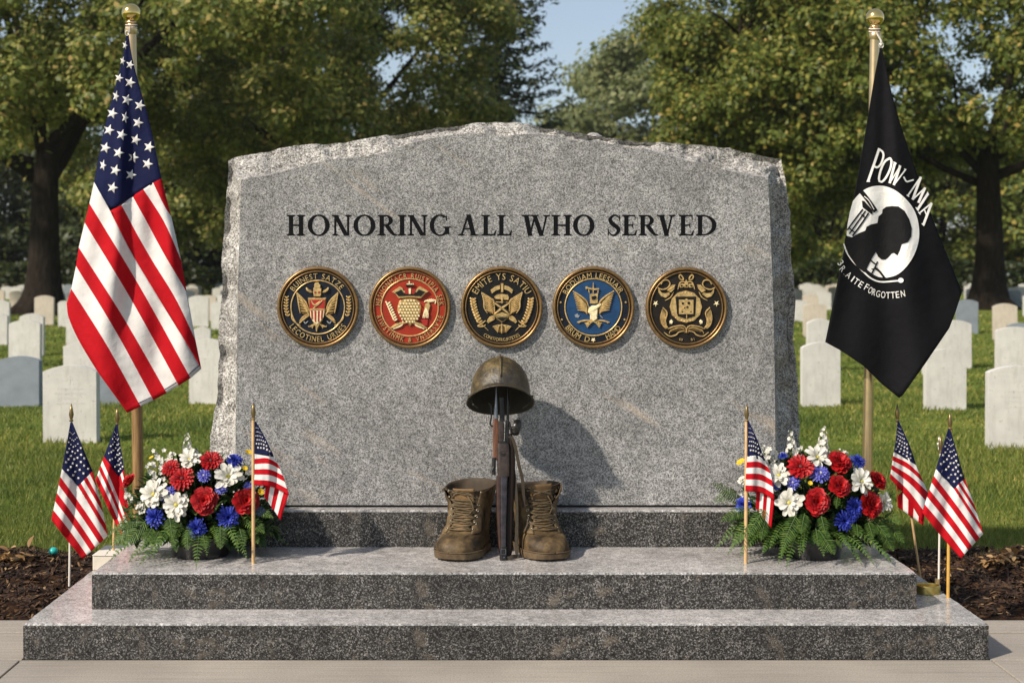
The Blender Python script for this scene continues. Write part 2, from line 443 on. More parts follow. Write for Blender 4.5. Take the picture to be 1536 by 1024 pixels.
# ------------------------------------------------------------------ trees
def leaf_quads(cent, size, up=0.35, slim=0.62, radial=None):
    """one small rhombic leaf spray per point, as an (N*4, 3) array"""
    n = len(cent)
    nrm = rng.normal(0, 1, (n, 3)); nrm[:, 2] = np.abs(nrm[:, 2]) + up
    if radial is not None: nrm = nrm * .55 + radial * 1.15
    nrm /= np.linalg.norm(nrm, axis=1)[:, None]
    r = rng.normal(0, 1, (n, 3)); a = np.cross(nrm, r); a /= np.linalg.norm(a, axis=1)[:, None] + 1e-9
    b = np.cross(nrm, a)
    s = size * rng.uniform(.6, 1.4, n)[:, None]
    bend = nrm * s * rng.uniform(-.25, .25, (n, 1))
    return np.stack([cent - a * s, cent - b * s * slim + bend, cent + a * s, cent + b * s * slim + bend], 1).reshape(-1, 3)

def crown_points(clumps, per):
    """clumps: list of (x, y, z, r, flat)"""
    out = []; dirs = []
    for x, y, z, r, fl in clumps:
        n = max(8, int(per * r * r))
        d = rng.normal(0, 1, (n, 3)); d /= np.linalg.norm(d, axis=1)[:, None]
        rad = r * rng.uniform(0.25, 1.0, n) ** 0.55 * (1 + 0.25 * rng.normal(0, 1, n))
        p = d * rad[:, None]; p[:, 2] *= fl
        out.append(p + np.array([x, y, z])); dirs.append(d)
    return np.concatenate(out), np.concatenate(dirs)

def blobs(n, rx, ry, rz, cz, r0, r1, cx=0.0, droop=0.0, low=-1.0):
    out = []
    while len(out) < n:
        d = Vector((random.gauss(0, 1), random.gauss(0, 1), random.gauss(0, 1))).normalized()
        if d.z < low: continue
        q = random.uniform(.42, 1.0) ** .5
        h = math.hypot(d.x, d.y)
        out.append((cx + d.x * rx * q, d.y * ry * q, cz + d.z * rz * q - droop * h * h * q, random.uniform(r0, r1), random.uniform(.6, .85)))
    return out

M['bark'] = None
k = N('bark')
bk = k.noise(5, 6, 0.7, k.co(scale=(3, 3, 0.5)))
c = k.ramp(bk, [(0.3, (0.009, 0.007, 0.005)), (0.55, (0.026, 0.020, 0.015)), (0.75, (0.055, 0.044, 0.033))])
M['bark'] = k.done(color=c, rough=0.95, spec=0.1, normal=k.bump(bk, 0.9, 0.08))
M['leaf_dark'] = leafy('leaf_dark', [(0.0, (0.080, 0.118, 0.026)), (0.4, (0.165, 0.200, 0.042)), (0.72, (0.28, 0.295, 0.070)), (0.90, (0.44, 0.39, 0.11)), (1.0, (0.56, 0.39, 0.15))], 0.45)
M['leaf_green'] = leafy('leaf_green', [(0.0, (0.062, 0.096, 0.018)), (0.4, (0.130, 0.170, 0.030)), (0.75, (0.225, 0.250, 0.050)), (0.93, (0.36, 0.33, 0.07)), (1.0, (0.50, 0.34, 0.10))], 0.45)
M['leaf_blue'] = leafy('leaf_blue', [(0.0, (0.014, 0.030, 0.016)), (0.5, (0.032, 0.056, 0.026)), (1.0, (0.075, 0.095, 0.034))], 0.15)
M['leaf_far_hazed'] = leafy('leaf_far_hazed', [(0.0, (0.110, 0.140, 0.060)), (0.5, (0.180, 0.210, 0.085)), (1.0, (0.28, 0.28, 0.12))], 0.4)  # paler leaf colour carries part of the distance haze
M['leaf_woodshade_hedge'] = leafy('leaf_woodshade_hedge', [(0.0, (0.014, 0.026, 0.007)), (0.6, (0.034, 0.050, 0.013)), (1.0, (0.08, 0.09, 0.022))], 0.2)  # shade of the left woods put into the leaf colour; hedges share it

def trunk_mesh(m, h, r, lean=0.0, flare=1.9, limbs=()):
    pts, rad = [], []
    for i in range(13):
        t = i / 12
        pts.append((lean * t * t + .05 * math.sin(t * 5), .06 * math.sin(t * 4 + 1), -0.1 + t * h))
        rad.append(r * (1 - .30 * t) * (1 + (flare - 1) * math.exp(-t * 9)))
    m.tube(pts, rad, 14)
    for k_ in range(6):                                     # root buttresses
        a = k_ * math.pi / 3 + .4
        m.tube([(math.cos(a) * r * .5, math.sin(a) * r * .5, h * .16), (math.cos(a) * r * 1.1, math.sin(a) * r * 1.1, h * .045), (math.cos(a) * r * 2.1, math.sin(a) * r * 2.1, -.08)],
               [r * .30, r * .42, r * .22], 7)
    top = Vector(pts[-1])
    for (x, y, z, q) in limbs:
        e = Vector((x, y, z)); s = Vector((top.x * .6, 0, h * random.uniform(.72, .98)))
        mid = s.lerp(e, .45) + Vector((random.uniform(-.3, .3), random.uniform(-.3, .3), random.uniform(.0, .7)))
        m.tube([s, s.lerp(mid, .5) + Vector((0, 0, -.1)), mid, e], [r * q, r * q * .75, r * q * .5, r * q * .14], 8)
        for _ in range(3):
            e2 = e + Vector((random.uniform(-1.6, 1.6), random.uniform(-1.6, 1.6), random.uniform(-.9, 1.2)))
            b = mid.lerp(e, random.uniform(.2, .8)); m.tube([b, b.lerp(e2, .5) + Vector((0, 0, .15)), e2], [r * q * .3, r * q * .2, .02], 5)

def broad_tree(name, label, loc, trunk_h, trunk_r, clumps, per, leaf, mat, group=None, lean=0.0, cat='tree', nl=11):
    t = thing(name, label, cat, loc, group)
    limbs = [(c_[0] * .9, c_[1] * .9, c_[2], random.uniform(.28, .5)) for c_ in random.sample(clumps, min(nl, len(clumps)))]
    m = MB(); trunk_mesh(m, trunk_h, trunk_r, lean, limbs=limbs)
    o = m.build('trunk', M['bark'], smooth=True); o.parent = t
    pts, dirs = crown_points(clumps, per)
    V = leaf_quads(pts, leaf, radial=dirs)
    np_mesh('crown', V, np.arange(len(V), dtype=np.int32).reshape(-1, 4), mat, parent=t)
    return t
def tree_at(px, D): 
    p = P(px, VY, D); return (p.x, D, -0.012)

broad_tree('oak_tree', 'old broad oak with thick dark trunk standing behind the striped flag', tree_at(62, 46), 5.6, 0.54,
           blobs(170, 8.9, 6.5, 5.8, 10.2, .55, 1.35, cx=2.2, droop=1.5, low=-.75) + blobs(85, 7.5, 5, 4.5, 10.4, .55, 1.3, cx=-3.5, droop=.8), 430, 0.105, M['leaf_dark'], lean=.3)
broad_tree('shade_tree', 'dense olive green tree rising behind the left half of the granite monument', tree_at(475, 57), 5.5, 0.5,
           blobs(265, 7.8, 6.0, 7.4, 9.0, .6, 1.4, cx=0.6, droop=.6), 430, 0.105, M['leaf_dark'])
broad_tree('shade_tree', 'leafy green tree leaning towards the gap of open sky from its right', tree_at(1090, 55), 5.5, 0.5,
           blobs(150, 5.0, 5.5, 5.1, 7.2, .55, 1.3, cx=1.7, droop=.4) + blobs(90, 4.9, 4.5, 4.1, 12.2, .55, 1.25, cx=1.1), 440, 0.100, M['leaf_green'])
broad_tree('oak_tree', 'broad green oak with straight brown trunk standing behind the black flag', tree_at(1483, 52), 6.2, 0.54,
           blobs(320, 8.9, 6.0, 5.7, 10.3, .55, 1.35, cx=-1.0, droop=1.8, low=-.8), 430, 0.105, M['leaf_green'])

broad_tree('shade_tree', 'tall dark tree filling the view between the oak and the monument', tree_at(255, 74), 6, 0.5,
           blobs(150, 7.8, 5, 8.0, 10.4, .8, 1.7), 250, 0.15, M['leaf_dark'], nl=7)
# the dark needle tree beside the gap of sky
t = thing('conifer_tree', 'tall dark conifer with spiky boughs beside the gap of open sky', 'tree', tree_at(745, 66))
m = MB(); m.tube([(0, 0, -.1), (0, 0, 6), (0, 0, 13), (0, 0, 20)], [.36, .28, .16, .03], 10)
pts = []
for i in range(170):
    z = 1.8 + 17.5 * (i / 170) ; a = i * 2.399 + random.uniform(-.3, .3)
    Lb = 4.9 * (1 - (z / 21.0) ** 1.6) * random.uniform(.72, 1.12)
    e = Vector((math.cos(a) * Lb, math.sin(a) * Lb, z + .10 * Lb))
    s = Vector((0, 0, z)); mid = s.lerp(e, .55) + Vector((0, 0, -.22 * Lb * .5))
    m.tube([s, mid, e], [.07, .045, .012], 5)
    for j in range(95):
        q = random.uniform(.12, 1.0)
        b = (s.lerp(mid, q / .55) if q < .55 else mid.lerp(e, (q - .55) / .45))
        sp = .10 + .55 * (1 - q * .8)
        pts.append((b.x + random.gauss(0, sp * .6), b.y + random.gauss(0, sp * .6), b.z + random.gauss(-.08, .13)))
o = m.build('trunk', M['bark'], smooth=True); o.parent = t
V = leaf_quads(np.array(pts), 0.17, slim=.35)
np_mesh('crown', V, np.arange(len(V), dtype=np.int32).reshape(-1, 4), M['leaf_blue'], parent=t)

# far trees in the gap and the woods behind the graves: three prototypes, copied
def copy_tree(src, loc, scale, label, rz=0.0):
    c = src.copy(); COL.objects.link(c); c.location = loc; c.rotation_euler = (0, 0, rz); c.scale = (scale,) * 3
    c['label'] = label
    for ch in list(src.children):
        d = ch.copy(); COL.objects.link(d); d.parent = c
    return c
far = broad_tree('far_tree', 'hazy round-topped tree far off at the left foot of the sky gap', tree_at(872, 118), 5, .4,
                 blobs(70, 6.4, 6, 7.4, 8.3, 1.0, 1.9), 140, 0.17, M['leaf_far_hazed'], group='far trees in the sky gap', nl=6)
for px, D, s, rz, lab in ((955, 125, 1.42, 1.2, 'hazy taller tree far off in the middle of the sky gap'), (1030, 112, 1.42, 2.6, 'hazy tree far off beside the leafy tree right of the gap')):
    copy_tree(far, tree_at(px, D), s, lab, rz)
far_d = broad_tree('woodland_tree', 'bushy tree coloured dark for shade in the woods behind the left graves', tree_at(20, 92), 3, .35,
                   blobs(44, 5.2, 4.2, 5.2, 5.4, 1.1, 2.0), 120, 0.18, M['leaf_woodshade_hedge'], group='dark woodland behind the left graves', nl=6)
for i, (px, D, s) in enumerate(((-330, 96, 1.1), (-210, 90, 1.2), (-90, 100, 1.2), (110, 96, 1.15), (205, 88, 1.0), (290, 97, 1.2), (375, 90, 1.05), (470, 99, 1.2), (570, 94, 1.1), (670, 98, 1.1))):
    copy_tree(far_d, tree_at(px, D), s, 'bushy tree coloured dark for shade in the woods behind the left graves', i * 1.7)
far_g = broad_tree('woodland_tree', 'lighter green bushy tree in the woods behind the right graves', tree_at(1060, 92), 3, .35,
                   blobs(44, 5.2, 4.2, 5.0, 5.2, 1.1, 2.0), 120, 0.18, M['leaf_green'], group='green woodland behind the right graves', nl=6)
for i, (px, D, s) in enumerate(((790, 98, .95), (880, 93, .9), (970, 97, 1.0), (1150, 97, 1.0), (1235, 90, .95), (1320, 98, 1.1), (1410, 91, 1.0), (1500, 97, 1.1), (1590, 91, 1.15), (1700, 98, 1.2), (1820, 93, 1.2))):
    copy_tree(far_g, tree_at(px, D), s, 'lighter green bushy tree in the woods behind the right graves', i * 2.1)
# low hedges at the foot of the woods
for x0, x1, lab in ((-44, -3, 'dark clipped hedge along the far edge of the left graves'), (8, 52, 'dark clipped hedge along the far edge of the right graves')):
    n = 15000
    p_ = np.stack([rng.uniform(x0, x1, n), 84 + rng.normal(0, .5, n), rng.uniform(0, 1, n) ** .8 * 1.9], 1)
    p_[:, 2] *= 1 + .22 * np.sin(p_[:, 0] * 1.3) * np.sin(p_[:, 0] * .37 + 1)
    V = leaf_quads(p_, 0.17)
    o = np_mesh('hedge', V - np.array([(x0 + x1) / 2, 84, 0]), np.arange(len(V), dtype=np.int32).reshape(-1, 4), M['leaf_woodshade_hedge'], loc=((x0 + x1) / 2, 84, 0))
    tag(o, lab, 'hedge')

# ------------------------------------------------------------------ headstones
def stone_mesh(name, mats, w=.43, h=.66, th=.10, arch=.055, marks=True):
    m = MB(); n = 14
    out = [(-w / 2, -.15), (w / 2, -.15), (w / 2, .02)]
    out += [(w / 2 - w * i / n, h - arch + arch * math.sin(math.pi * i / n) ** .85) for i in range(n + 1)] + [(-w / 2, .02)]
    m.prism(out, lambda x, z, d: Vector((x, -d, z)), -th / 2, th / 2)
    return m
def make_stone(key, marks):
    st = stone_mesh('headstone', None)
    o = st.build('headstone', M[key], bevel=.008)
    me = o.data
    return o
STONES = []
def stone_proto(key):
    o = make_stone(key, True); COL.objects.unlink(o); return o
PROTO = {k_: stone_proto(k_) for k_ in ('marble', 'marble_warm', 'marble_shade_grey')}
eng = MB()
random.seed(5)
def cross(m, z):
    f = lambda x, y, d: Vector((x, -.05 - d, y))
    m.prism([(-.008, z - .035), (.008, z - .035), (.008, z + .035), (-.008, z + .035)], f, -.002, .0015)
    m.prism([(-.026, z + .004), (-.009, z + .004), (-.009, z + .018), (-.026, z + .018)], f, -.002, .0013)
    m.prism([(.009, z + .004), (.026, z + .004), (.026, z + .018), (.009, z + .018)], f, -.002, .0013)
cross(eng, .535)
for z, wd in ((.455, .20), (.415, .24), (.375, .16), (.33, .21)):
    x = -wd / 2
    while x < wd / 2:
        w_ = random.uniform(.008, .016); hh = random.uniform(.010, .02)
        eng.prism([(x, z), (x + w_, z + .002), (x + w_ * .9, z + hh), (x + .001, z + hh)], lambda a, b, d: Vector((a, -.05 - d, b)), -.002, .0012)
        x += w_ + random.uniform(.004, .014)
ENG = eng.build('worn_inscription', plain('inscription', (0.56, 0.545, 0.51), 0.8)); COL.objects.unlink(ENG)
def put_stone(px0, px1, ytop, ybase, label, key='marble', group='white headstones on the lawn', engraved=False, D=None):
    D = D or ground_depth(ybase, -.012)
    o = PROTO[key].copy(); COL.objects.link(o)
    x = P((px0 + px1) / 2, VY, D).x
    w = (px1 - px0) * D / F_PX / .43; h = (CAM_H + .012 - (ytop - VY) * D / F_PX) / .66
    o.location = (x, D, -.012); o.scale = (w, 1, h)
    o.rotation_euler = (random.uniform(-.012, .012), random.uniform(-.012, .012), random.uniform(-.10, .02))
    tag(o, label, 'headstone', group)
    if engraved:
        e = ENG.copy(); COL.objects.link(e); e.parent = o
    return o
NEAR = [
 (67, 148, 547, 663, 'white headstone with worn inscription nearest the two small flags at the left', 'marble', 1),
 (-2, 62, 534, 609, 'headstone coloured dark grey for shade, left of the nearest white one', 'marble_shade_grey', 0),
 (97, 158, 512, 597, 'pale headstone directly behind the nearest white one at the left', 'marble', 0),
 (146, 190, 550, 606, 'headstone coloured grey for shade, half hidden by the striped flag', 'marble_shade_grey', 0),
 (285, 342, 508, 605, 'white headstone half hidden by the rough left edge of the monument', 'marble', 1),
 (290, 316, 490, 545, 'pale headstone peeping over the white one beside the monument', 'marble', 0),
 (283, 313, 443, 490, 'upright white headstone between striped flag and monument', 'marble', 0),
 (317, 350, 452, 494, 'white headstone cut off by the left side of the monument', 'marble', 0),
 (14, 62, 480, 549, 'warm white headstone in front of another, above the dark grey one', 'marble', 1),
 (30, 66, 470, 533, 'grey-white headstone close behind the warm white one', 'marble', 0),
 (52, 81, 443, 488, 'pale headstone in front of the oak trunk', 'marble_warm', 0),
 (88, 104, 451, 490, 'narrow headstone right of the oak trunk base', 'marble', 0),
 (100, 124, 476, 518, 'headstone whose right half the striped flag covers', 'marble', 0),
 (-14, 15, 450, 500, 'rounded headstone at the left edge, behind a nearer one', 'marble', 0),
 (-18, 12, 470, 517, 'nearer of the two overlapping headstones at the left edge', 'marble', 0),
 (1202, 1259, 513, 609, 'white headstone right beside the dark right edge of the monument', 'marble', 1),
 (1210, 1250, 478, 556, 'headstone close behind the one beside the right edge of the monument', 'marble', 0),
 (1205, 1239, 455, 505, 'warm white headstone third back along the right edge of the monument', 'marble_warm', 0),
 (1187, 1210, 450, 482, 'small headstone half hidden by the right edge of the monument', 'marble', 0),
 (1387, 1447, 523, 614, 'greenish white headstone under the tip of the black flag', 'marble', 1),
 (1411, 1456, 480, 552, 'white headstone just right of the black flag', 'marble', 1),
 (1384, 1416, 500, 562, 'headstone almost wholly covered by the black flag', 'marble', 0),
 (1434, 1466, 449, 500, 'headstone coloured dark grey for shade, in front of the right oak trunk', 'marble_shade_grey', 0),
 (1490, 1525, 455, 511, 'tan headstone right of the right oak trunk', 'marble_warm', 0),
 (1494, 1552, 490, 560, 'large white headstone second from the right edge', 'marble', 1),
 (1481, 1566, 548, 673, 'largest white headstone with worn inscription at the right edge', 'marble', 1),
 (1512, 1548, 484, 536, 'headstone coloured dark for shade, peeping over the large white one at the right', 'marble_shade_grey', 0),
]
for a in NEAR: put_stone(a[0], a[1], a[2], a[3], a[4], a[5], engraved=bool(a[6]))
random.seed(21)
nfar = 0
for r_ in range(13):
    D = 40 + r_ * 3.6 + r_ * r_ * .12
    off = random.uniform(0, 1.5)
    for i in range(-40, 46):
        x = i * 1.55 + off + random.uniform(-.12, .12)
        px = VX + x * F_PX / D; yb = VY + F_PX * 1.442 / D
        left = -60 < px < 372 and nfar < 300; right = 1160 < px < 1596
        if not (left or right): continue
        if 22 < px < 108 and D < 49: continue
        if 1440 < px < 1528 and D < 56: continue
        if random.random() < .10 + (.0 if r_ > 2 else .25): continue
        w = random.uniform(.46, .56) * F_PX / D / 2; h = random.uniform(.62, .74) * F_PX / D
        side = 'left' if left else 'right'
        put_stone(px - w, px + w, yb - h, yb, 'small white headstone in the far rows on the %s side of the monument' % side,
                  random.choice(['marble'] * 6 + ['marble_warm'] * 3 + ['marble_shade_grey']), 'far rows of headstones, %s side' % side, D=D + random.uniform(-.15, .15))
        nfar += 1
print('far stones', nfar)
# ------------------------------------------------------------------ granite steps and the monument stone
random.seed(3)
def slab(name, label, x0, x1, y0, y1, z0, z1, seed):
    """A granite block: sawn top, rock-faced front and sides with slightly wandering arrises."""
    t = thing(name, label, 'stone step', ((x0 + x1) / 2, y0, z0))
    def wob(x, z, y, amp):
        return amp * (noise.noise((x * 7 + seed, z * 9, y * 7)) + .6 * noise.noise((x * 31, z * 31 + seed, y * 31)))
    nx = int((x1 - x0) / .018); ny = int((y1 - y0) / .03); nz = 6
    per = [(x0 + (x1 - x0) * i / nx, y0) for i in range(nx)] + [(x1, y0 + (y1 - y0) * i / ny) for i in range(ny)] \
        + [(x1 - (x1 - x0) * i / nx, y1) for i in range(nx)] + [(x0, y1 - (y1 - y0) * i / ny) for i in range(ny)]
    nor = [(0, -1)] * nx + [(1, 0)] * ny + [(0, 1)] * nx + [(-1, 0)] * ny
    rings = []
    for j in range(nz + 1):
        z = z0 + (z1 - .007 - z0) * j / nz
        amp = .0022 if 0 < j < nz else .0010
        rings.append([Vector((x + n[0] * wob(x, z, y, amp), y + n[1] * wob(x, z, y, amp), z)) for (x, y), n in zip(per, nor)])
    m = MB(); m.loft(rings, 0, True, False)
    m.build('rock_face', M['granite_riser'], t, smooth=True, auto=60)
    m = MB(); e = []
    for (x, y), n in zip(per, nor):
        c = .0040 + .0035 * noise.noise((x * 45, y * 45, seed))
        e.append(Vector((x - n[0] * c, y - n[1] * c, z1)))
    for (ix, iy) in ((0, 0), (nx, 0), (nx + ny, 0), (2 * nx + ny, 0)):
        x, y = per[ix]; e[ix] = Vector((min(max(x, x0 + .007), x1 - .007), min(max(y, y0 + .007), y1 - .007), z1))
    m.loft([rings[-1], e], 1, False, False)
    m.add([*e], [tuple(range(len(e)))], 0)
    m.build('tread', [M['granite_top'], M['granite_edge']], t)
    return t
slab('granite_step', 'wide lowest dark granite step lying on the concrete pavement', LX0, LX1, LY, 6.95, 0.0, .132, 1.0)
UX0, UX1, UY = -1.479, 1.680, 5.447
slab('granite_step', 'middle granite step carrying the boots and the two flower arrangements', UX0, UX1, UY, 6.95, .132, .272, 5.0)
BX0, BX1 = P(322, 0, 5.95).x, P(1194, 0, 5.95).x
slab('granite_step', 'narrow granite base course directly under the engraved monument stone', BX0, BX1, 5.95, 6.60, .272, .4258, 9.0)

Z_STEP2 = .272
FD, OD = 6.02, 6.14                        # front plane of the stone; plane of its outer arris
inner_left = [(353, 757), (353, 690), (354, 600), (355, 560), (357, 430), (360, 320), (362, 269)]
inner_top = [(362, 269), (385, 266), (409, 262), (440, 253), (466, 246), (490, 240), (512, 238), (540, 236), (566, 231), (582, 228), (597, 222), (612, 216), (628, 212), (652, 207), (675, 203),
             (700, 200), (730, 199), (752, 205), (775, 202), (800, 201), (830, 203), (850, 208), (870, 213), (893, 210), (915, 216), (940, 222), (965, 222), (985, 228), (1010, 236), (1040, 243), (1065, 248), (1091, 256), (1120, 262), (1152, 266)]
inner_right = [(1152, 266), (1155, 330), (1158, 403), (1161, 500), (1162, 555), (1163, 657), (1164, 757)]
outer_left = [(312, 757), (312, 690), (314, 655), (319, 615), (326, 560), (325, 520), (327, 480), (330, 430), (332, 380), (333, 330), (338, 290), (341, 240)]
outer_top = [(341, 240), (352, 235), (372, 232), (420, 223), (470, 215), (520, 212), (560, 205), (620, 195), (660, 188), (700, 184), (740, 183), (790, 184), (830, 191), (890, 199), (930, 207), (980, 211), (1030, 214), (1090, 221), (1150, 231), (1175, 236)]
outer_right = [(1175, 236), (1181, 275), (1186, 330), (1189, 390), (1196, 440), (1195, 500), (1199, 560), (1203, 620), (1201, 680), (1203, 757)]
nL, nT, nB = 110, 230, 30
def outline(l, t, r, D):
    pl = resample(l, nL); pt = resample(t, nT); pr = resample(r, nL)
    pb = resample([r[-1], l[0]], nB)
    pp = pl[:-1] + pt[:-1] + pr[:-1] + pb[:-1]
    return [P(p.x, p.y, D) for p in pp]
inn = outline(inner_left, inner_top, inner_right, FD)
outr = outline(outer_left, outer_top, outer_right, OD)
cen = Vector((.12, 6.2, 1.1))
mon = thing('granite_monument', 'large rough-edged grey granite monument engraved with black words above five bronze medallions', 'monument', (.12, FD, .436))
m = MB(); m.add(inn, [tuple(reversed(range(len(inn))))]); m.build('polished_face', M['granite_face'], mon)
rings = []; K = 9; n = len(inn); zb = inn[0].z
def chip(p):
    q = p * 1.0
    a = noise.turbulence(q * 5.5, 3, False) - .5
    v = noise.voronoi(q * 13)[0]; b = (v[1] - v[0]) - .25
    v2 = noise.voronoi(q * 34 + Vector((3, 1, 2)))[0]
    return a * .042 + b * .026 + ((v2[1] - v2[0]) - .25) * .012
for kk in range(K + 1):
    t = kk / K; ring = []
    for i in range(n):
        p = inn[i].lerp(outr[i], t); y = FD + (OD - FD) * t ** .85
        out = (outr[i] - inn[i]); out.y = 0
        out = out.normalized() if out.length > 1e-6 else Vector((0, 0, 0))
        q = Vector((p.x, y, p.z))
        w = min(1, t * 5) * (1 if kk < K else .55)
        d = chip(q) * w
        if p.z < zb + .004: out = Vector((0, 0, 0)); d *= .3
        q = q + out * d * .5 + Vector((0, -1, 0)) * d * (.9 if kk < K else .3)
        q.y = max(q.y, FD + .0006)
        ring.append(q)
    rings.append(ring)
for dy, s in ((.05, .004), (.10, .008), (.15, .008), (.20, .002), (.23, -.02)):
    ring = []
    for i in range(n):
        p = outr[i] + Vector((0, dy, 0)); out = (outr[i] - cen); out.y = 0; out.normalize()
        if p.z < zb + .004: out = Vector((0, 0, 0))
        ring.append(p + out * (s + chip(p) * .8 - .004))
    rings.append(ring)
m = MB(); m.loft([[Vector(p) for p in r] for r in reversed(rings)], 0, True, False)
m.build('rough_edge', M['granite_hewn'], mon, smooth=True, auto=38)
m = MB(); m.box(inn[0].x + .01, P(1160, 0, FD).x, FD + .012, 6.33, .4262, zb - .0004); m.build('mortar_joint', M['joint'], mon)

# ------------------------------------------------------------------ the engraved words
CAP = 31.0
ST, TH, SF = 6.4, 2.5, 2.1                       # stem, hairline, serif thickness in photograph pixels
class Glyph:
    def __init__(self): self.p = []
    def rect(self, x0, x1, y0, y1): self.p.append([(x0, y0), (x1, y0), (x1, y1), (x0, y1)]); return self
    def stem(self, x, w=ST, y0=0, y1=CAP, top=True, bot=True):
        self.rect(x, x + w, y0, y1); e = 3.3
        for ok, y, s in ((bot, y0, 1), (top, y1, -1)):
            if ok:
                self.p.append([(x - e, y), (x + w + e, y), (x + w + e, y + s * 1.1), (x + w, y + s * 3.2), (x, y + s * 3.2), (x - e, y + s * 1.1)])
        return self
    def diag(self, x0, y0, x1, y1, w): self.p.append([(x0, y0), (x0 + w, y0), (x1 + w, y1), (x1, y1)]); return self
    def serif(self, x0, x1, y, s):
        c = (x0 + x1) / 2
        self.p.append([(x0, y), (x1, y), (x1, y + s * 1.1), (c + 3, y + s * 2.6), (c - 3, y + s * 2.6), (x0, y + s * 1.1)]); return self
    def bowl(self, cx, cy, rx, ry, a0, a1, tx, ty, n=26):
        o = [(cx + rx * math.cos(R(a0 + (a1 - a0) * i / n)), cy + ry * math.sin(R(a0 + (a1 - a0) * i / n))) for i in range(n + 1)]
        q = [(cx + (rx - tx) * math.cos(R(a0 + (a1 - a0) * i / n)), cy + (ry - ty) * math.sin(R(a0 + (a1 - a0) * i / n))) for i in range(n + 1)]
        for i in range(n): self.p.append([o[i], o[i + 1], q[i + 1], q[i]])
        return self
    def path(self, pts, ws):
        """brush stroke through pts with widths ws"""
        c = catmull(pts, 30); L = len(ws) - 1
        lo, hi = [], []
        for i, p in enumerate(c):
            d = (c[min(i + 1, 29)] - c[max(i - 1, 0)]).normalized(); s = i / 29 * L; k_ = min(int(s), L - 1)
            w = (ws[k_] + (ws[k_ + 1] - ws[k_]) * (s - k_)) / 2
            lo.append((p.x + d.y * w, p.y - d.x * w)); hi.append((p.x - d.y * w, p.y + d.x * w))
        for i in range(29): self.p.append([lo[i], lo[i + 1], hi[i + 1], hi[i]])
        return self
def glyph(ch, w):
    g = Glyph(); e = 3.3
    if ch == 'H':
        g.stem(e).stem(w - e - ST).rect(e + ST, w - e - ST, 14.2, 16.8)
    elif ch == 'O':
        g.bowl(w / 2, CAP / 2, w / 2, CAP / 2 + .7, 0, 360, ST + .4, 2.3, 48)
    elif ch == 'N':
        g.stem(e, TH + .6).diag(w - e - TH - ST + 1.2, 0, 1.5, CAP, ST + .6).stem(w - e - TH - .6, TH + .6, bot=False).serif(0, 8, CAP, -1)
    elif ch == 'R':
        g.stem(e).bowl(e + ST + 3, CAP - 8.2, w * .36, 8.2, -90, 90, ST - .3, 2.2)
        g.rect(e + ST, e + ST + 3.2, CAP - 2.2, CAP).rect(e + ST, e + ST + 3.2, CAP - 16.4, CAP - 14.2)
        g.path([(e + ST + 4, CAP - 15.3), (w * .66, 8), (w * .84, 2), (w + 1, .9)], [5.5, 6.2, 4.6, 1.6])
    elif ch == 'I': g.stem((w - ST) / 2)
    elif ch == 'G':
        g.bowl(w * .52, CAP / 2, w * .52, CAP / 2 + .7, 52, 318, ST + .2, 2.3, 44)
        g.rect(w - ST - .8, w - .8, 2.2, 13).serif(w - ST - 4.5, w + 2.4, 13.6, -1).rect(w * .80, w * .86, CAP - 8.8, CAP - 1)
    elif ch == 'A':
        g.diag(w - 4 - ST, 0, w / 2 - 3.2, CAP + .6, ST + .4).diag(3.6, 0, w / 2 - 1.6, CAP, TH + .2)
        g.rect(w * .29, w * .66, 9.2, 11.4).serif(0, 10, 0, 1).serif(w - 12.5, w, 0, 1)
    elif ch == 'L':
        g.stem(e).rect(e + ST, w - 1.5, 0, 2.3); g.p.append([(w - 4.5, 2.2), (w - 1.5, 0), (w, 8.2), (w - 1.2, 8.2)])
    elif ch == 'W':
        a = ST + .4
        g.diag(9.8, -.4, 3.6, CAP, a).diag(11.2, 0, w * .44, CAP * .97, TH + .2).diag(w * .60 + 1, -.4, w * .40 - 1, CAP, a).diag(w * .64 + 2, 0, w - 6.6, CAP, TH + .2)
        g.serif(0, 13, CAP, -1).serif(w * .40 - 4, w * .40 + 9, CAP, -1).serif(w - 10.5, w, CAP, -1)
    elif ch == 'S':
        g.path([(w * .90, CAP - 6), (w * .72, CAP - 1.3), (w * .42, CAP - 1.1), (w * .20, CAP - 7), (w * .36, CAP * .58), (w * .66, CAP * .43), (w * .82, 8), (w * .58, 1.1), (w * .30, 1.2), (w * .08, 6.5)],
               [1.2, 2.4, 3.4, 5.6, 6.4, 6.4, 5.6, 3.2, 2.6, 1.2])
        g.rect(w * .86, w * .93, CAP - 9, CAP - .5).rect(w * .04, w * .11, .5, 9.5)
    elif ch == 'E':
        g.stem(e).rect(e + ST, w - 1.8, 0, 2.3).rect(e + ST, w - 3, CAP - 2.3, CAP).rect(e + ST, w - 6, 14.6, 16.8)
        g.p.append([(w - 4.5, 2.2), (w - 1.8, 0), (w, 8), (w - 1.2, 8)]); g.rect(w - 3.6, w - 2.3, CAP - 7.6, CAP - .5).rect(w - 7, w - 5.7, 11.8, 19.4)
    elif ch == 'V':
        g.diag(w / 2 - 2.6, -.5, 3.8, CAP, ST + .4).diag(w / 2 - .2, 0, w - 6.8, CAP, TH + .2).serif(0, 13, CAP, -1).serif(w - 10.5, w, CAP, -1)
    elif ch == 'D':
        g.stem(e).bowl(e + ST + 1.5, CAP / 2, w - e - ST - 1.5, CAP / 2, -90, 90, ST + .2, 2.3, 32)
        g.rect(e + ST, e + ST + 1.8, 0, 2.3).rect(e + ST, e + ST + 1.8, CAP - 2.3, CAP)
    return g.p
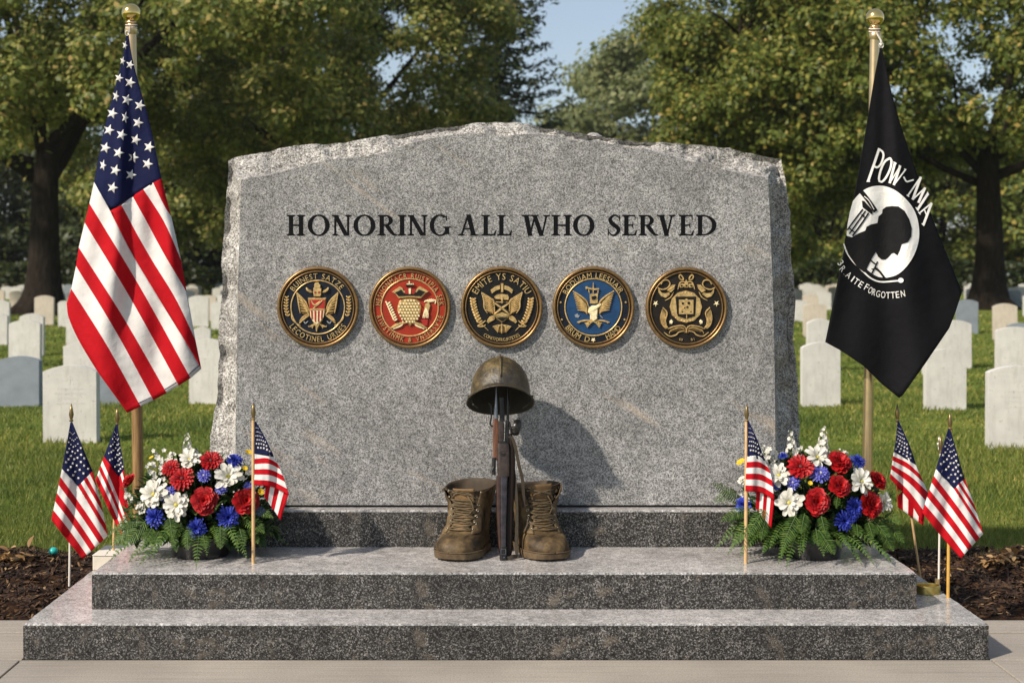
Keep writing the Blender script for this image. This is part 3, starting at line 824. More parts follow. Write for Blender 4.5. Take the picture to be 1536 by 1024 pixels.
LET = [('H', 430, 28), ('O', 461.5, 33), ('N', 498, 29), ('O', 530, 33), ('R', 566, 29), ('I', 597, 12), ('N', 611.5, 30), ('G', 644.5, 30),
       ('A', 687, 30.5), ('L', 722, 22.5), ('L', 745.5, 22.5), ('W', 782, 43), ('H', 827, 31), ('O', 859.5, 32),
       ('S', 911, 20.5), ('E', 933, 22.5), ('R', 957.5, 29), ('V', 985, 28.5), ('E', 1018, 23), ('D', 1043.5, 31)]
lm = MB(); q = 0
for ch, x0, w in LET:
    for poly in glyph(ch, w):
        q = (q + 1) % 7
        lm.prism(poly, lambda x, y, h: P(x0 + x, 353.4 - y, FD) + Vector((0, -h, 0)), -.002, .0007 + q * .00007)
lm.build('engraved_words', M['letter_black'], bpy.data.objects['polished_face'])

# ------------------------------------------------------------------ bronze medallions
_dg = bpy.context.evaluated_depsgraph_get
GL = {}
def glyph_mesh(ch):
    """outline of a character of the built-in typeface: verts (x, y, z in 0..1), faces, width; cap height 1"""
    if ch in GL: return GL[ch]
    cu = bpy.data.curves.new('glyph', 'FONT'); cu.body = ch; cu.size = 1.0; cu.extrude = .05; cu.resolution_u = 3
    o = bpy.data.objects.new('glyph', cu); COL.objects.link(o)
    bpy.context.view_layer.update()
    e = o.evaluated_get(_dg()); me = e.to_mesh()
    vs = [(v.co.x, v.co.y, v.co.z) for v in me.vertices]; fs = [tuple(p.vertices) for p in me.polygons]
    e.to_mesh_clear(); bpy.data.objects.remove(o); bpy.data.curves.remove(cu)
    if vs:
        x0 = min(v[0] for v in vs); x1 = max(v[0] for v in vs); s = 1 / .729
        vs = [((x - x0) * s, y * s, (z + .05) / .1) for x, y, z in vs]
        GL[ch] = (vs, fs, (x1 - x0) * s)
    else: GL[ch] = ([], [], .35)
    return GL[ch]
def ring_text(mb, text, mapf, r, size, a_mid, spread, h0, h1, inward=False, wscale=1.0, mi=0):
    """letters set round a circle; a_mid is the compass angle of the middle (0 = top, clockwise, degrees)"""
    n = len(text)
    ws = [glyph_mesh(c)[2] * wscale if c != ' ' else .35 for c in text]
    tot = sum(ws); gap = (spread * math.pi / 180 * r / size - tot) / max(1, n - 1)
    s = -(tot + gap * (n - 1)) / 2
    for c, w in zip(text, ws):
        vs, fs, gw = glyph_mesh(c)
        mid = s + w / 2; s += w + gap
        if not vs: continue
        ang = (mid * size / r) if not inward else (-mid * size / r)
        A = R(a_mid) + ang
        ux, uy = math.sin(A), math.cos(A)                     # radial
        tx, ty = math.cos(A), -math.sin(A)                    # clockwise tangent
        if inward: tx, ty, ox, oy = -tx, -ty, -ux, -uy
        else: ox, oy = ux, uy
        out = []
        for x, y, z in vs:
            lx = (x * wscale - w / 2) * size; ly = (y - .5) * size
            out.append(mapf(ux * r + tx * lx + ox * ly, uy * r + ty * lx + oy * ly, h0 + (h1 - h0) * z))
        mb.add(out, fs, mi)

RM = 61.2 * FD / F_PX                                          # medallion radius, m
def star(cx, cy, r, rot=90, k=.42):
    return [(cx + (r if i % 2 == 0 else r * k) * math.cos(R(rot + 36 * i)), cy + (r if i % 2 == 0 else r * k) * math.sin(R(rot + 36 * i))) for i in range(10)]
class Medal:
    def __init__(self, name_label, px, py, zc, field, band=None):
        """zc: centre of the medallion in its 1024-pixel enlargement, used as drawing coordinates (radius 447)"""
        self.c = P(px, py, FD); self.zc = zc
        self.t = thing('bronze_medallion', name_label, 'medallion', tuple(self.c), 'bronze medallions across the monument')
        Mx = Matrix.Rotation(R(90), 3, 'X')
        m = MB()
        prof = [(RM, -.004), (RM, .012), (RM * .985, .021), (RM * .955, .024), (RM * .93, .020), (RM * .915, .013), (RM * .915, .006)]
        m.lathe(prof, self.c, 72, 0, Mx, cap=False)
        m.lathe([(RM * .895, .006), (RM * .895, .0165), (RM * .88, .0185), (RM * .865, .0165), (RM * .865, .006)], self.c, 72, 0, Mx, cap=False)
        m.build('rim', M['bronze'], self.t, smooth=True)
        m = MB(); m.lathe([(RM * .93, -.003), (RM * .93, .0100)], self.c, 72, 0, Mx)
        if band: m.lathe([(RM * .66, .0100), (RM * .66, .0108)], self.c, 64, 1, Mx)
        self.field = m.build('enamel_field', [M[field]] + ([M[band]] if band else []), self.t)
        self.rel = MB(); self.let = MB(); self.H = .0100
    def map(self, x, y, h):
        return Vector((self.c.x + x, self.c.y - h, self.c.z + y))
    def z(self, pts):
        s = RM / 447
        return [((x - self.zc[0]) * s, -(y - self.zc[1]) * s) for x, y in pts]
    def poly(self, pts, h=.009, mi=0, puff=.86, base=.0):
        self.rel.prism(self.z(pts), self.map, self.H - .003 + base, self.H + base + h, mi, puff)
    def line(self, pts, w=7, h=.002, mi=0, n=None, taper=True):
        s = RM / 447
        c = catmull(self.z(pts), n or (4 * len(pts)))
        L = len(c)
        self.rel.tube([self.map(p.x, p.y, self.H + h) for p in c], [w * s * (.45 + .55 * math.sin(math.pi * (i + .6) / (L + .2)) if taper else 1) for i in range(L)], 6, mi)
    def ring(self, r, w=.0032):
        Mx = Matrix.Rotation(R(90), 3, 'X')
        pr = [(r + w, self.H - .002), (r + w * .6, self.H + .004), (r - w * .6, self.H + .004), (r - w, self.H - .002)]
        mb = MB(); mb.lathe(pr, self.c, 64, 0, Mx, cap=False); mb.build('inner_ring', M['gold_relief'], self.field, smooth=True)
    def text(self, s, zr, zsize, mid, spread, inward=False, ws=1.0):
        k_ = RM / 447
        ring_text(self.let, s, self.map, zr * k_, zsize * k_, mid, spread, self.H - .002, self.H + .005, inward, ws)
    def done(self, mats):
        self.rel.build('emblem', [M[x] for x in mats], self.field, smooth=True, auto=40)
        if self.let.v: self.let.build('lettering', M['gold_relief'], self.field)
def mirror(pts, cx): return [(2 * cx - x, y) for x, y in pts]

# 1: dark seal, eagle behind a striped shield
d = Medal('dark round medallion with an eagle behind a red and white striped shield', 477.2, 460.6, (490, 515), 'enamel_navy')
d.ring(RM * .655)
d.text('BUINEST SATZE', 342, 62, -2, 108, ws=.9)
d.text('LECOTINEL URNES', 345, 62, 180, 112, True, ws=.8)
for mir in (0, 1):
    f = (lambda p: mirror(p, 487)) if mir else (lambda p: p)
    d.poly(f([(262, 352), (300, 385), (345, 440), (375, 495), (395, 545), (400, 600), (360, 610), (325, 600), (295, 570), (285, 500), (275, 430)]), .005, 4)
    d.line(f([(262, 352), (345, 440), (378, 500), (398, 560)]), 9, .007); d.line(f([(262, 352), (275, 430), (285, 500), (300, 580)]), 9, .007)
    for i in range(7):
        a = i / 6
        d.line(f([(262 + 8 * i, 352 + 34 * i), (310 + 10 * i, 420 + 24 * i), (375 + 4 * i, 520 + 14 * i)]), 7, .0075)
    d.line(f([(400, 600), (340, 640), (290, 690)]), 13, .004); d.line(f([(405, 580), (330, 620), (290, 670)]), 8, .004)
    d.line(f([(200, 570), (210, 640), (255, 690), (300, 715)]), 9, .002)
    for i in range(7):
        yy = 400 + 33 * i; xx = 150 - 6 * math.sin(i * .5) - (0 if i < 4 else -(i - 4) * 6)
        d.line(f([(xx, yy + 14), (xx - 26, yy - 8)]), 9, .002); d.line(f([(xx, yy + 14), (xx + 24, yy - 8)]), 9, .002)
    d.line(f([(152, 395), (142, 500), (160, 610)]), 4, .002)
    d.line(f([(365, 300), (385, 330), (420, 340)]), 15, .006); d.line(f([(375, 320), (400, 345), (430, 350)]), 10, .006)
    for i in range(4): d.line(f([(478, 690), (440 - i * 14, 715 + i * 4), (430 - i * 14, 745 - i * 10)]), 9, .004)
    d.line(f([(335, 665), (355, 690), (385, 665)]), 8, .002, 3)
d.poly([(376, 405), (585, 405), (585, 425), (575, 560), (545, 660), (480, 780), (425, 660), (395, 560)], .010)
d.poly([(400, 432), (572, 432), (566, 535), (404, 535)], .004, 1, 1.0, .009)
d.poly([(405, 548), (565, 548), (556, 620), (520, 665), (480, 700), (440, 665), (412, 620)], .004, 2, 1.0, .009)
for i in range(4): d.poly([(418 + i * 38, 552), (436 + i * 38, 552), (438 + i * 34, 655 + (20 if 0 < i < 3 else -8)), (424 + i * 34, 650 + (20 if 0 < i < 3 else -8))], .003, 1, 1.0, .0125)
d.line([(420, 440), (460, 490), (520, 450)], 11, .014); d.line([(440, 530), (500, 480), (545, 440)], 9, .014); d.line([(400, 541), (490, 536), (570, 541)], 9, .013, taper=False)
d.poly([(440, 300), (470, 290), (515, 290), (535, 310), (530, 380), (520, 402), (445, 402), (435, 360)], .009)
d.poly([(455, 250), (470, 240), (500, 240), (512, 262), (525, 270), (520, 305), (450, 305), (448, 270)], .011)
for x in (462, 505): d.poly([(x - 10, 345), (x + 10, 340), (x + 12, 358), (x - 8, 362)], .003, 1, 1, .009)
d.line([(478, 700), (478, 745), (478, 780)], 10, .006)
d.done(['gold_relief', 'enamel_crimson', 'cream_relief', 'silver_relief', 'relief_dark_bronze'])

# 2: red seal, pale scaly oval under a spread hat
d = Medal('orange-red round medallion with a pale scaly globe under a crown', 614.8, 460.9, (510, 515), 'enamel_red')
d.ring(RM * .70)
d.text('HESUONMACR RUISTIPIA SEK', 350, 54, 0, 172, ws=.78)
d.text('RIWSTINMK & VNSERSVTE', 350, 52, 180, 150, True, ws=.8)
d.poly([(390, 440), (430, 412), (510, 402), (590, 415), (630, 455), (642, 520), (630, 600), (590, 665), (545, 690), (515, 735), (485, 690), (430, 655), (400, 590), (365, 555), (375, 490)], .008, 0)
for r_ in range(8):
    for c_ in range(8):
        x = 395 + c_ * 33 + (16 if r_ % 2 else 0); y = 440 + r_ * 33
        if ((x - 508) / 118) ** 2 + ((y - 545) / 140) ** 2 < 1:
            d.poly([(x - 14, y - 8), (x, y - 15), (x + 14, y - 6), (x + 10, y + 12), (x - 8, y + 13)], .008, 1, .7, .007)
d.poly([(310, 345), (400, 285), (425, 300), (440, 330), (510, 340), (580, 330), (600, 300), (625, 280), (725, 340), (690, 360), (640, 415), (510, 405), (385, 415), (345, 365)], .012, 0, .95)
d.poly([(350, 352), (420, 320), (440, 352), (510, 362), (585, 350), (610, 318), (680, 345), (635, 392), (510, 385), (390, 392)], .003, 2, 1, .012)
d.poly([(450, 310), (575, 310), (565, 368), (460, 368)], .005, 3, .95, .011); d.poly([(500, 305), (525, 305), (522, 366), (503, 366)], .003, 1, 1, .016)
d.poly([(475, 255), (505, 235), (545, 252), (560, 285), (465, 285)], .010, 2); d.line([(507, 225), (507, 262)], 8, .010, 1)
for i in range(5): d.poly([(478 + i * 16, 252), (490 + i * 16, 250), (490 + i * 16, 268), (478 + i * 16, 268)], .003, 1, .8, .010)
for i in range(8):
    x, y = 270 + i * 11, 470 + i * 26
    d.line([(x, y + 8), (x - 24, y - 22)], 10, .004, 1); d.line([(x, y + 8), (x + 28, y - 14)], 10, .004, 1)
d.line([(270, 450), (310, 580), (360, 680)], 10, .003, 2)
for i in range(6): d.line([(725, 455), (690 + i * 20, 425 + abs(i - 3) * 6), (668 + i * 24, 440 + (i - 2) ** 2 * 4)], 10, .004, 1)
d.poly([(680, 470), (725, 450), (740, 490), (720, 560), (690, 630), (650, 610), (665, 540)], .008, 0)
for i in range(4): d.line([(690, 520), (668 + i * 14, 580), (655 + i * 18, 630)], 8, .008, 1)
d.poly([(625, 640), (715, 640), (705, 720), (655, 715)], .006, 3)
for mir in (0, 1):
    f = (lambda p: mirror(p, 500)) if mir else (lambda p: p)
    d.line(f([(470, 680), (380, 700), (300, 745)]), 17, .004, 0); d.line(f([(440, 660), (420, 710), (330, 750)]), 11, .005, 1)
    d.line(f([(400, 660), (360, 720), (310, 735)]), 9, .004, 2)
d.done(['gold_relief', 'cream_relief', 'enamel_brown', 'enamel_crimson'])

# 3: black seal, crossed shield in a wreath
d = Medal('black round medallion with a winged crossed shield inside a laurel wreath', 752.4, 460.7, (515, 515), 'enamel_black')
d.text('EMITE YS SATIU', 338, 74, 0, 124, ws=.88)
d.text('CONITFDFRG.IFITETIES', 352, 38, 180, 66, True, ws=.8)
for mir in (0, 1):
    f = (lambda p: mirror(p, 518)) if mir else (lambda p: p)
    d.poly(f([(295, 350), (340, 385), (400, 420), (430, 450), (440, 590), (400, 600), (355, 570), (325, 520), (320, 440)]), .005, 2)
    d.line(f([(295, 350), (400, 420), (430, 450), (440, 590)]), 9, .007); d.line(f([(295, 350), (320, 440), (325, 520), (360, 580)]), 9, .007)
    for i in range(8): d.line(f([(298 + 6 * i, 355 + 26 * i), (360 + 6 * i, 410 + 22 * i), (425, 450 + 20 * i)]), 7.5, .0072)
    for i in range(4): d.line(f([(440, 605 + i * 12), (390, 625 + i * 14), (355 + i * 4, 672 + i * 5)]), 9, .004)
    for i in range(9):
        a = i / 8; x = 200 + 8 * math.sin(a * 2.2) + 75 * a * a - 12 * a; y = 420 + 245 * a
        d.line(f([(x, y + 22), (x - 30, y - 10)]), 14, .003); d.line(f([(x, y + 22), (x + 34, y - 6)]), 14, .003)
    d.line(f([(200, 410), (205, 550), (255, 665), (330, 730), (370, 770)]), 6, .003)
    d.line(f([(250, 720), (300, 690), (340, 660)]), 9, .003); d.line(f([(255, 725), (310, 725), (340, 705)]), 9, .003)
    d.poly(f([(390, 325), (445, 285), (500, 268), (505, 315), (450, 335), (405, 370)]), .007)
    d.line(f([(440, 470), (518, 525), (600, 590)]), 13, .010)
    for i in range(6): d.line(f([(516, 705), (480 - i * 12, 730 - i * 1), (472 - i * 11, 790 - i * 13)]), 8, .006)
d.poly([(505, 250), (535, 250), (532, 355), (508, 355)], .012)
d.poly([(430, 400), (460, 375), (520, 366), (590, 378), (605, 405), (595, 440), (440, 425)], .010)
d.poly([(420, 445), (615, 445), (615, 600), (590, 640), (520, 690), (450, 640), (420, 600)], .006)
d.poly([(440, 462), (600, 462), (600, 585), (440, 585)], .003, 1, 1, .006)
d.poly([(430, 600), (520, 565), (610, 600), (520, 615)], .006, 0, .9, .006)
d.poly([(450, 625), (590, 625), (520, 672)], .003, 1, .9, .006); d.line([(520, 400), (520, 470)], 11, .012)
d.poly([(418, 730), (470, 700), (560, 700), (615, 730), (580, 785), (520, 805), (455, 785)], .004, 2); d.line([(516, 690), (516, 800)], 10, .006)
d.poly([(445, 490), (470, 520), (448, 555)], .003, 0, .9, .006); d.poly([(595, 490), (568, 520), (592, 555)], .003, 0, .9, .006)
d.done(['gold_relief', 'enamel_black', 'relief_dark_bronze'])

# 4: blue seal, rising eagle
d = Medal('blue round medallion with a pale gold eagle raising its wings', 889.8, 460.6, (510, 515), 'enamel_navy', 'enamel_blue')
d.ring(RM * .695)
d.text('BODUIAM LEESUAIR', 350, 60, -1, 126, ws=.95)
d.text('BRUM', 352, 62, 219, 30, True, ws=.85); d.text('D', 352, 62, 191, 4, True); d.text('HAMD', 352, 62, 142, 30, True, ws=.85)
for mir in (0, 1):
    f = (lambda p: mirror(p, 508)) if mir else (lambda p: p)
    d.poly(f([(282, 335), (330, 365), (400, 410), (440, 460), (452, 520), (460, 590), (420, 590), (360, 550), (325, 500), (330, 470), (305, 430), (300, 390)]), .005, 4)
    for i in range(9): d.line(f([(284 + 6 * i, 342 + 25 * i), (350 + 8 * i, 405 + 19 * i), (440, 500 + 11 * i)]), 8, .0072)
    d.line(f([(282, 335), (360, 385), (430, 445), (455, 510)]), 9, .010)
    d.line(f([(500, 665), (420, 660), (330, 680)]), 11, .004); d.line(f([(430, 660), (380, 665), (345, 690)]), 8, .005)
    for i in range(5): d.line(f([(508, 670), (470 - i * 10, 690), (440 - i * 6, 735 - i * 13)]), 11, .006)
    for (x, y) in ((152, 462), (165, 650)): d.poly(f([(x + 15 * math.cos(a_), y + 15 * math.sin(a_)) for a_ in [i * .785 for i in range(8)]]), .005, 0, .6)
d.poly([(440, 570), (455, 510), (500, 490), (560, 490), (570, 540), (560, 620), (520, 670), (475, 650), (490, 600), (470, 600)], .013, 1, .7)
d.line([(470, 560), (520, 530), (590, 480)], 20, .009, 1); d.poly([(470, 590), (550, 570), (560, 640), (510, 680), (470, 650)], .014, 1, .7)
d.poly([(465, 365), (565, 360), (560, 480), (470, 480)], .007); d.poly([(485, 400), (530, 385), (548, 405), (530, 430), (495, 435)], .004, 2, .9, .007)
d.line([(432, 300), (500, 318), (570, 315)], 10, .008, taper=False); d.line([(507, 245), (507, 320), (507, 370)], 7, .008)
d.line([(455, 310), (465, 360)], 7, .006); d.line([(560, 320), (558, 365)], 7, .006)
d.poly([(420, 290), (445, 285), (450, 315), (425, 322)], .008)
d.poly([(300, 600), (335, 580), (350, 605), (370, 600), (345, 635), (310, 625)], .004, 3); d.line([(580, 600), (612, 635)], 7, .003, 3)
d.poly(star(510, 872, 34, 90, .55), .006, 1, .6)
d.done(['gold_relief', 'cream_relief', 'enamel_navy', 'silver_relief', 'relief_dark_bronze'])

# 5: dark brown medal, square shield in a gold disc with scrolls
d = Medal('dark brown round medallion with gold scrolls, two stars and a square shield', 1029.0, 461.4, (505, 518), 'enamel_brown')
d.text('00', 350, 28, 190, 6, True); d.text('01', 350, 28, 169, 6, True)
d.poly([(500 + 182 * math.cos(i * .2618) * (1 - .04 * (i % 2)), 508 + 182 * math.sin(i * .2618) * (1 - .04 * (i % 2))) for i in range(24)], .006, 0, .95)
d.poly([(385, 395), (610, 395), (600, 580), (595, 610), (500, 640), (410, 610), (400, 580)], .003, 1, 1, .005)
d.poly([(418, 428), (480, 430), (503, 415), (526, 430), (580, 430), (580, 590), (420, 590)], .006, 0, .97, .006)
for (x, y, r_) in ((462, 470, 15), (527, 466, 18), (512, 510, 13), (480, 520, 8), (550, 560, 8), (455, 560, 9)):
    d.poly([(x + r_ * math.cos(i * .785), y + r_ * math.sin(i * .785)) for i in range(8)], .002, 1, .9, .012)
d.line([(505, 590), (505, 640)], 6, .009); d.line([(440, 540), (500, 500), (560, 480)], 5, .012)
for i in range(26):
    a_ = R(20 + i * 12.4)
    d.line([(500 + 150 * math.cos(a_), 508 + 150 * math.sin(a_)), (500 + 168 * math.cos(a_ + .05), 508 + 168 * math.sin(a_ + .05))], 5, .006)
for mir in (0, 1):
    f = (lambda p: mirror(p, 503)) if mir else (lambda p: p)
    d.poly(f([(245, 515), (280, 545), (298, 590), (280, 640), (270, 690), (300, 735), (290, 755), (250, 735), (215, 690), (208, 620), (225, 560)]), .005, 3)
    for i in range(4): d.line(f([(240 + 10 * i, 535 + 14 * i), (225 + 14 * i, 620), (240 + 14 * i, 700), (275 + 5 * i, 745)]), 6.5, .0075)
    d.line(f([(245, 515), (292, 570), (275, 650), (270, 690), (305, 740)]), 7, .006, taper=False)
    d.poly(f([(300, 750), (350, 728), (440, 712), (490, 730), (508, 790), (490, 800), (465, 760), (400, 770), (330, 790)]), .005, 3)
    d.line(f([(300, 750), (350, 728), (440, 712), (490, 730), (508, 790)]), 8, .007)
    d.line(f([(260, 785), (320, 828), (390, 815), (420, 785), (480, 770)]), 8, .004)
    d.line(f([(315, 800), (330, 770), (420, 735), (480, 745)]), 6, .008)
    d.line(f([(190, 300), (240, 318), (300, 300), (325, 255), (300, 218), (250, 222), (225, 262)]), 8, .005, n=40, taper=False)
    d.poly(f([(190, 300), (230, 355), (280, 360), (325, 345), (330, 375), (280, 415), (225, 395), (195, 350)]), .006)
    d.poly(f([(285, 330), (345, 265), (388, 262), (375, 310), (335, 355), (310, 345)]), .009)
    d.line(f([(300, 330), (350, 300), (380, 270)]), 6, .010); d.line(f([(270, 440), (330, 405), (365, 345)]), 6, .003)
    d.poly(f(star(170, 472, 44)), .006, 2, .5)
    d.line(f([(440, 210), (425, 180), (440, 158), (465, 185), (470, 212), (440, 210)]), 8, .004, n=24, taper=False)
    d.line(f([(410, 318), (440, 240), (503, 236)]), 8, .004); d.poly(f([(425, 255), (470, 250), (490, 270), (470, 300), (430, 300)]), .006)
    d.poly(f([(318, 660), (345, 640), (365, 665), (350, 705), (320, 695)]), .006, 2, .6)
d.poly([(480, 250), (503, 205), (526, 250), (526, 300), (480, 300)], .008)
for x in (450, 503, 556): d.poly([(x - 10, 268), (x + 10, 268), (x + 10, 284), (x - 10, 284)], .002, 1, 1, .008)
d.done(['gold_relief', 'enamel_brown', 'cream_relief', 'relief_dark_bronze'])
# ------------------------------------------------------------------ flags
RED, WHITE, BLUE = 0, 1, 2
FLAGM = [M['flag_red'], M['flag_white'], M['flag_blue']]

def split_tris(poly, limit):
    """triangles of a 2-D polygon, halved until no edge is longer than limit"""
    P2 = [Vector((x, y, 0)) for x, y in poly]
    todo = [tuple(P2[i] for i in t) for t in tessellate_polygon([P2])]; out = []
    while todo:
        a, b, c = todo.pop()
        L = sorted(((a - b).length, 0, (a, b, c)) for a, b, c in ((a, b, c), (b, c, a), (c, a, b)))[-1] if False else max(((a - b).length, (a, b, c)), ((b - c).length, (b, c, a)), ((c - a).length, (c, a, b)), key=lambda q: q[0])
        if L[0] <= limit: out.append((a, b, c)); continue
        p, q, r = L[1]; m_ = (p + q) / 2
        todo += [(p, m_, r), (m_, q, r)]
    return out

class Flag:
    """A hanging flag: its patches are laid out on the plane the flag hangs in (photograph pixels at distance D)
    and pushed in depth by a fold function fold(px, py) in metres."""
    def __init__(self, D, fold):
        self.D, self.fold, self.m = D, fold, MB()
    def at(self, x, y, lift=0.0):
        return P(x, y, self.D + self.fold(x, y) - lift)
    def strip(self, A, B, mi, na=26, nb=5):
        a = catmull(A, na) if not isinstance(A[0], Vector) else A
        b = catmull(B, na) if not isinstance(B[0], Vector) else B
        vs = [self.at(*(a[i].lerp(b[i], j / nb)).to_2d()) for i in range(na) for j in range(nb + 1)]
        fs = [(i * (nb + 1) + j, i * (nb + 1) + j + 1, (i + 1) * (nb + 1) + j + 1, (i + 1) * (nb + 1) + j) for i in range(na - 1) for j in range(nb)]
        self.m.add(vs, fs, mi)
    def patch(self, mb, poly, limit, lift, mi=0):
        for t in split_tris(poly, limit):
            q = [self.at(p.x, p.y, lift) for p in t]
            n = (q[1] - q[0]).cross(q[2] - q[0])
            if n.y > 0: q.reverse()
            mb.add(q, [(0, 1, 2)], mi)
    def build(self, parent, mats, name='cloth', thick=.0016):
        o = self.m.build(name, mats, parent, smooth=True, weld=True)
        bm = bmesh.new(); bm.from_mesh(o.data); bmesh.ops.recalc_face_normals(bm, faces=bm.faces)
        if sum(f.normal.y * f.calc_area() for f in bm.faces) > 0:
            bmesh.ops.reverse_faces(bm, faces=bm.faces)
        bm.to_mesh(o.data); bm.free()
        s = o.modifiers.new('thickness', 'SOLIDIFY'); s.thickness = thick; s.offset = -1
        return o

def starpts(cx, cy, r, rot):
    return [(cx + (r if i % 2 == 0 else r * .40) * math.cos(R(rot + 36 * i)), cy + (r if i % 2 == 0 else r * .40) * math.sin(R(rot + 36 * i))) for i in range(10)]

# ---- flagpoles (brass ball, collar, pole)
POLE_D = 7.0
def flagpole(name, label, top, foot, foot_z, w_top, w_foot, mat_top, mat_foot, ball, hook):
    a = P(*top, POLE_D); px, _ = foot
    s = POLE_D / F_PX
    b = Vector(((px - VX) * s, POLE_D, foot_z))
    t = thing(name, label, 'flagpole', tuple(b))
    mid = b.lerp(a, .5)
    m = MB(); m.tube([b, mid, a], [w_foot / 2 * s, (w_top + w_foot) / 4 * s, w_top / 2 * s], 20); m.build('pole', [mat_top], t, smooth=True, auto=40)
    r = ball * s; ax = (a - b).normalized(); c = P(top[0] + (top[0] - px) * .02, top[1] - 25, POLE_D)
    z0 = a.z - c.z
    m = MB(); m.lathe([(w_top * .46 * s, z0 - .03), (w_top * .62 * s, z0 - .012), (w_top * .62 * s, z0 + .004), (w_top * .45 * s, z0 + .012), (w_top * .38 * s, -r * 1.2), (w_top * .52 * s, -r * 1.02), (w_top * .50 * s, -r * .92)], c, 24)
    m.build('collar', M['brass_pole'], t, smooth=True, auto=40)
    m = MB(); m.lathe([(r * math.sin(R(i * 10)) + 1e-4, -r * math.cos(R(i * 10))) for i in range(19)], c, 36)
    m.build('ball_finial', M['brass'], t, smooth=True)
    m = MB()
    for k_ in range(2):
        m.tube([a + Vector((w_top * .56 * s * math.cos(w), w_top * .56 * s * math.sin(w), .012 + .012 * k_ + .005 * math.sin(w))) for w in [i * .52 for i in range(13)]], .0035, 6)
    m.build('halyard_cord', plain('cord', (0.62, 0.52, 0.42), 0.8), t, smooth=True)
    m = MB(); e = Vector(hook)
    m.tube([a + Vector((0, -w_top * .5 * s, .01)), a.lerp(e, .5) + Vector((.006, -.03, -.004)), e], [.004, .0045, .003], 8)
    m.tube([e + Vector((.009 * math.cos(w), -.004, .012 + .012 * math.sin(w))) for w in [i * .6283 for i in range(11)]], .0024, 6)
    m.build('snap_hook', plain('hook', (0.60, 0.56, 0.50), 0.4, .4), t, smooth=True)
    return t
flagpole('flagpole', 'brown wooden flagpole with shiny brass ball carrying the striped flag', (197, 45), (209, 845), -.012, 15, 17, M['brass_pole'], None, 14, P(191, 54, 6.9))
bpy.data.objects['pole'].data.materials[0] = M['wood_pole']
k = N('pole_wood_to_brass')
co = k.n('SeparateXYZ', {'Vector': k.co()}).outputs[2]
gr = k.noise(14, 4, .6, k.co(scale=(6, 6, .5)))
wood = k.ramp(gr, [(0.3, (0.15, 0.080, 0.03)), (0.7, (0.34, 0.21, 0.09))])
bra = k.ramp(gr, [(0.3, (0.52, 0.38, 0.20)), (0.7, (0.66, 0.52, 0.32))])
sel = k.math('GREATER_THAN', co, 1.42)
bpy.data.objects['pole'].data.materials[0] = k.done(color=k.mix(sel, wood, bra), rough=0.36, metal=k.math('MULTIPLY', sel, 0.55), spec=0.5)
POLE_D = 6.06
flagpole('flagpole', 'dull brass flagpole with shiny ball carrying the black flag', (1312, 52), (1299, 845), Z_STEP2, 14, 15, M['brass_pole'], None, 13.5, P(1321.5, 73, POLE_D - .10))

# ---- the big striped flag
apx, apy = 191, 40
def fold_big(x, y):
    t = min(1.0, max(0.0, (y - 50) / 260)); a = (x - 191 - (y - 50) * .02) / (y - apy + 40)
    edge = .10 * t * (a * 2.6) ** 2
    return -.10 - .012 * t + edge + t * (.026 * math.sin(a * 26 + .6) + .012 * math.sin(a * 57 + y * .006) + .008 * math.sin(x * .09 + y * .035)) * (.45 + .55 * t)
big = thing('national_flag', 'large red and white striped flag with white stars on blue draped from the brown pole', 'flag', tuple(P(191, 53, 6.9)))
F = Flag(7.0, fold_big)
S = [(100, 455), (107, 433), (114, 399), (118, 371), (127, 334), (134, 305), (141, 273), None, None, None, None, None]
E = [(191, 619), (211, 609), (230, 600), (250, 589), (268, 578), (286, 567), (302, 553)]
bounds = [[(100, 455), (103, 476), (118, 510), (145, 555), (170, 590), (191, 619)]]
for i in range(1, 6): 
    a, b = S[i], E[i]; bounds.append([a, ((a[0] + b[0]) / 2 + 1.5, (a[1] + b[1]) / 2 - 3), b])
bounds.append([(141, 273), (165, 316), (198, 380), (240, 450), (283, 520), (302, 553)])
for i in range(6): F.strip(bounds[i], bounds[i + 1], [RED, WHITE][i % 2], 34, 5)
sil = [(242, 268), (253, 312), (264, 352), (275, 410), (284, 462), (292, 505), (302, 553)]
silc = catmull(sil, 61)
b6 = [(165, 316), (198, 380), (240, 450), (283, 520), (302, 553)]
b7 = [(182, 308), (222, 380), (262, 445), silc[51].to_2d()[:]]
b8 = [(199, 294), (246, 380), silc[36].to_2d()[:]]
b9 = [(215, 284), (245, 330), (267, 380), silc[26].to_2d()[:]]
b10 = [(230, 274), (247, 310), silc[12].to_2d()[:]]
b11 = [(242, 268), silc[3].to_2d()[:], silc[6].to_2d()[:]]
for (u, w, c) in ((b6, b7, RED), (b7, b8, WHITE), (b8, b9, RED), (b9, b10, WHITE), (b10, b11, RED)): F.strip(u, w, c, 34, 5)
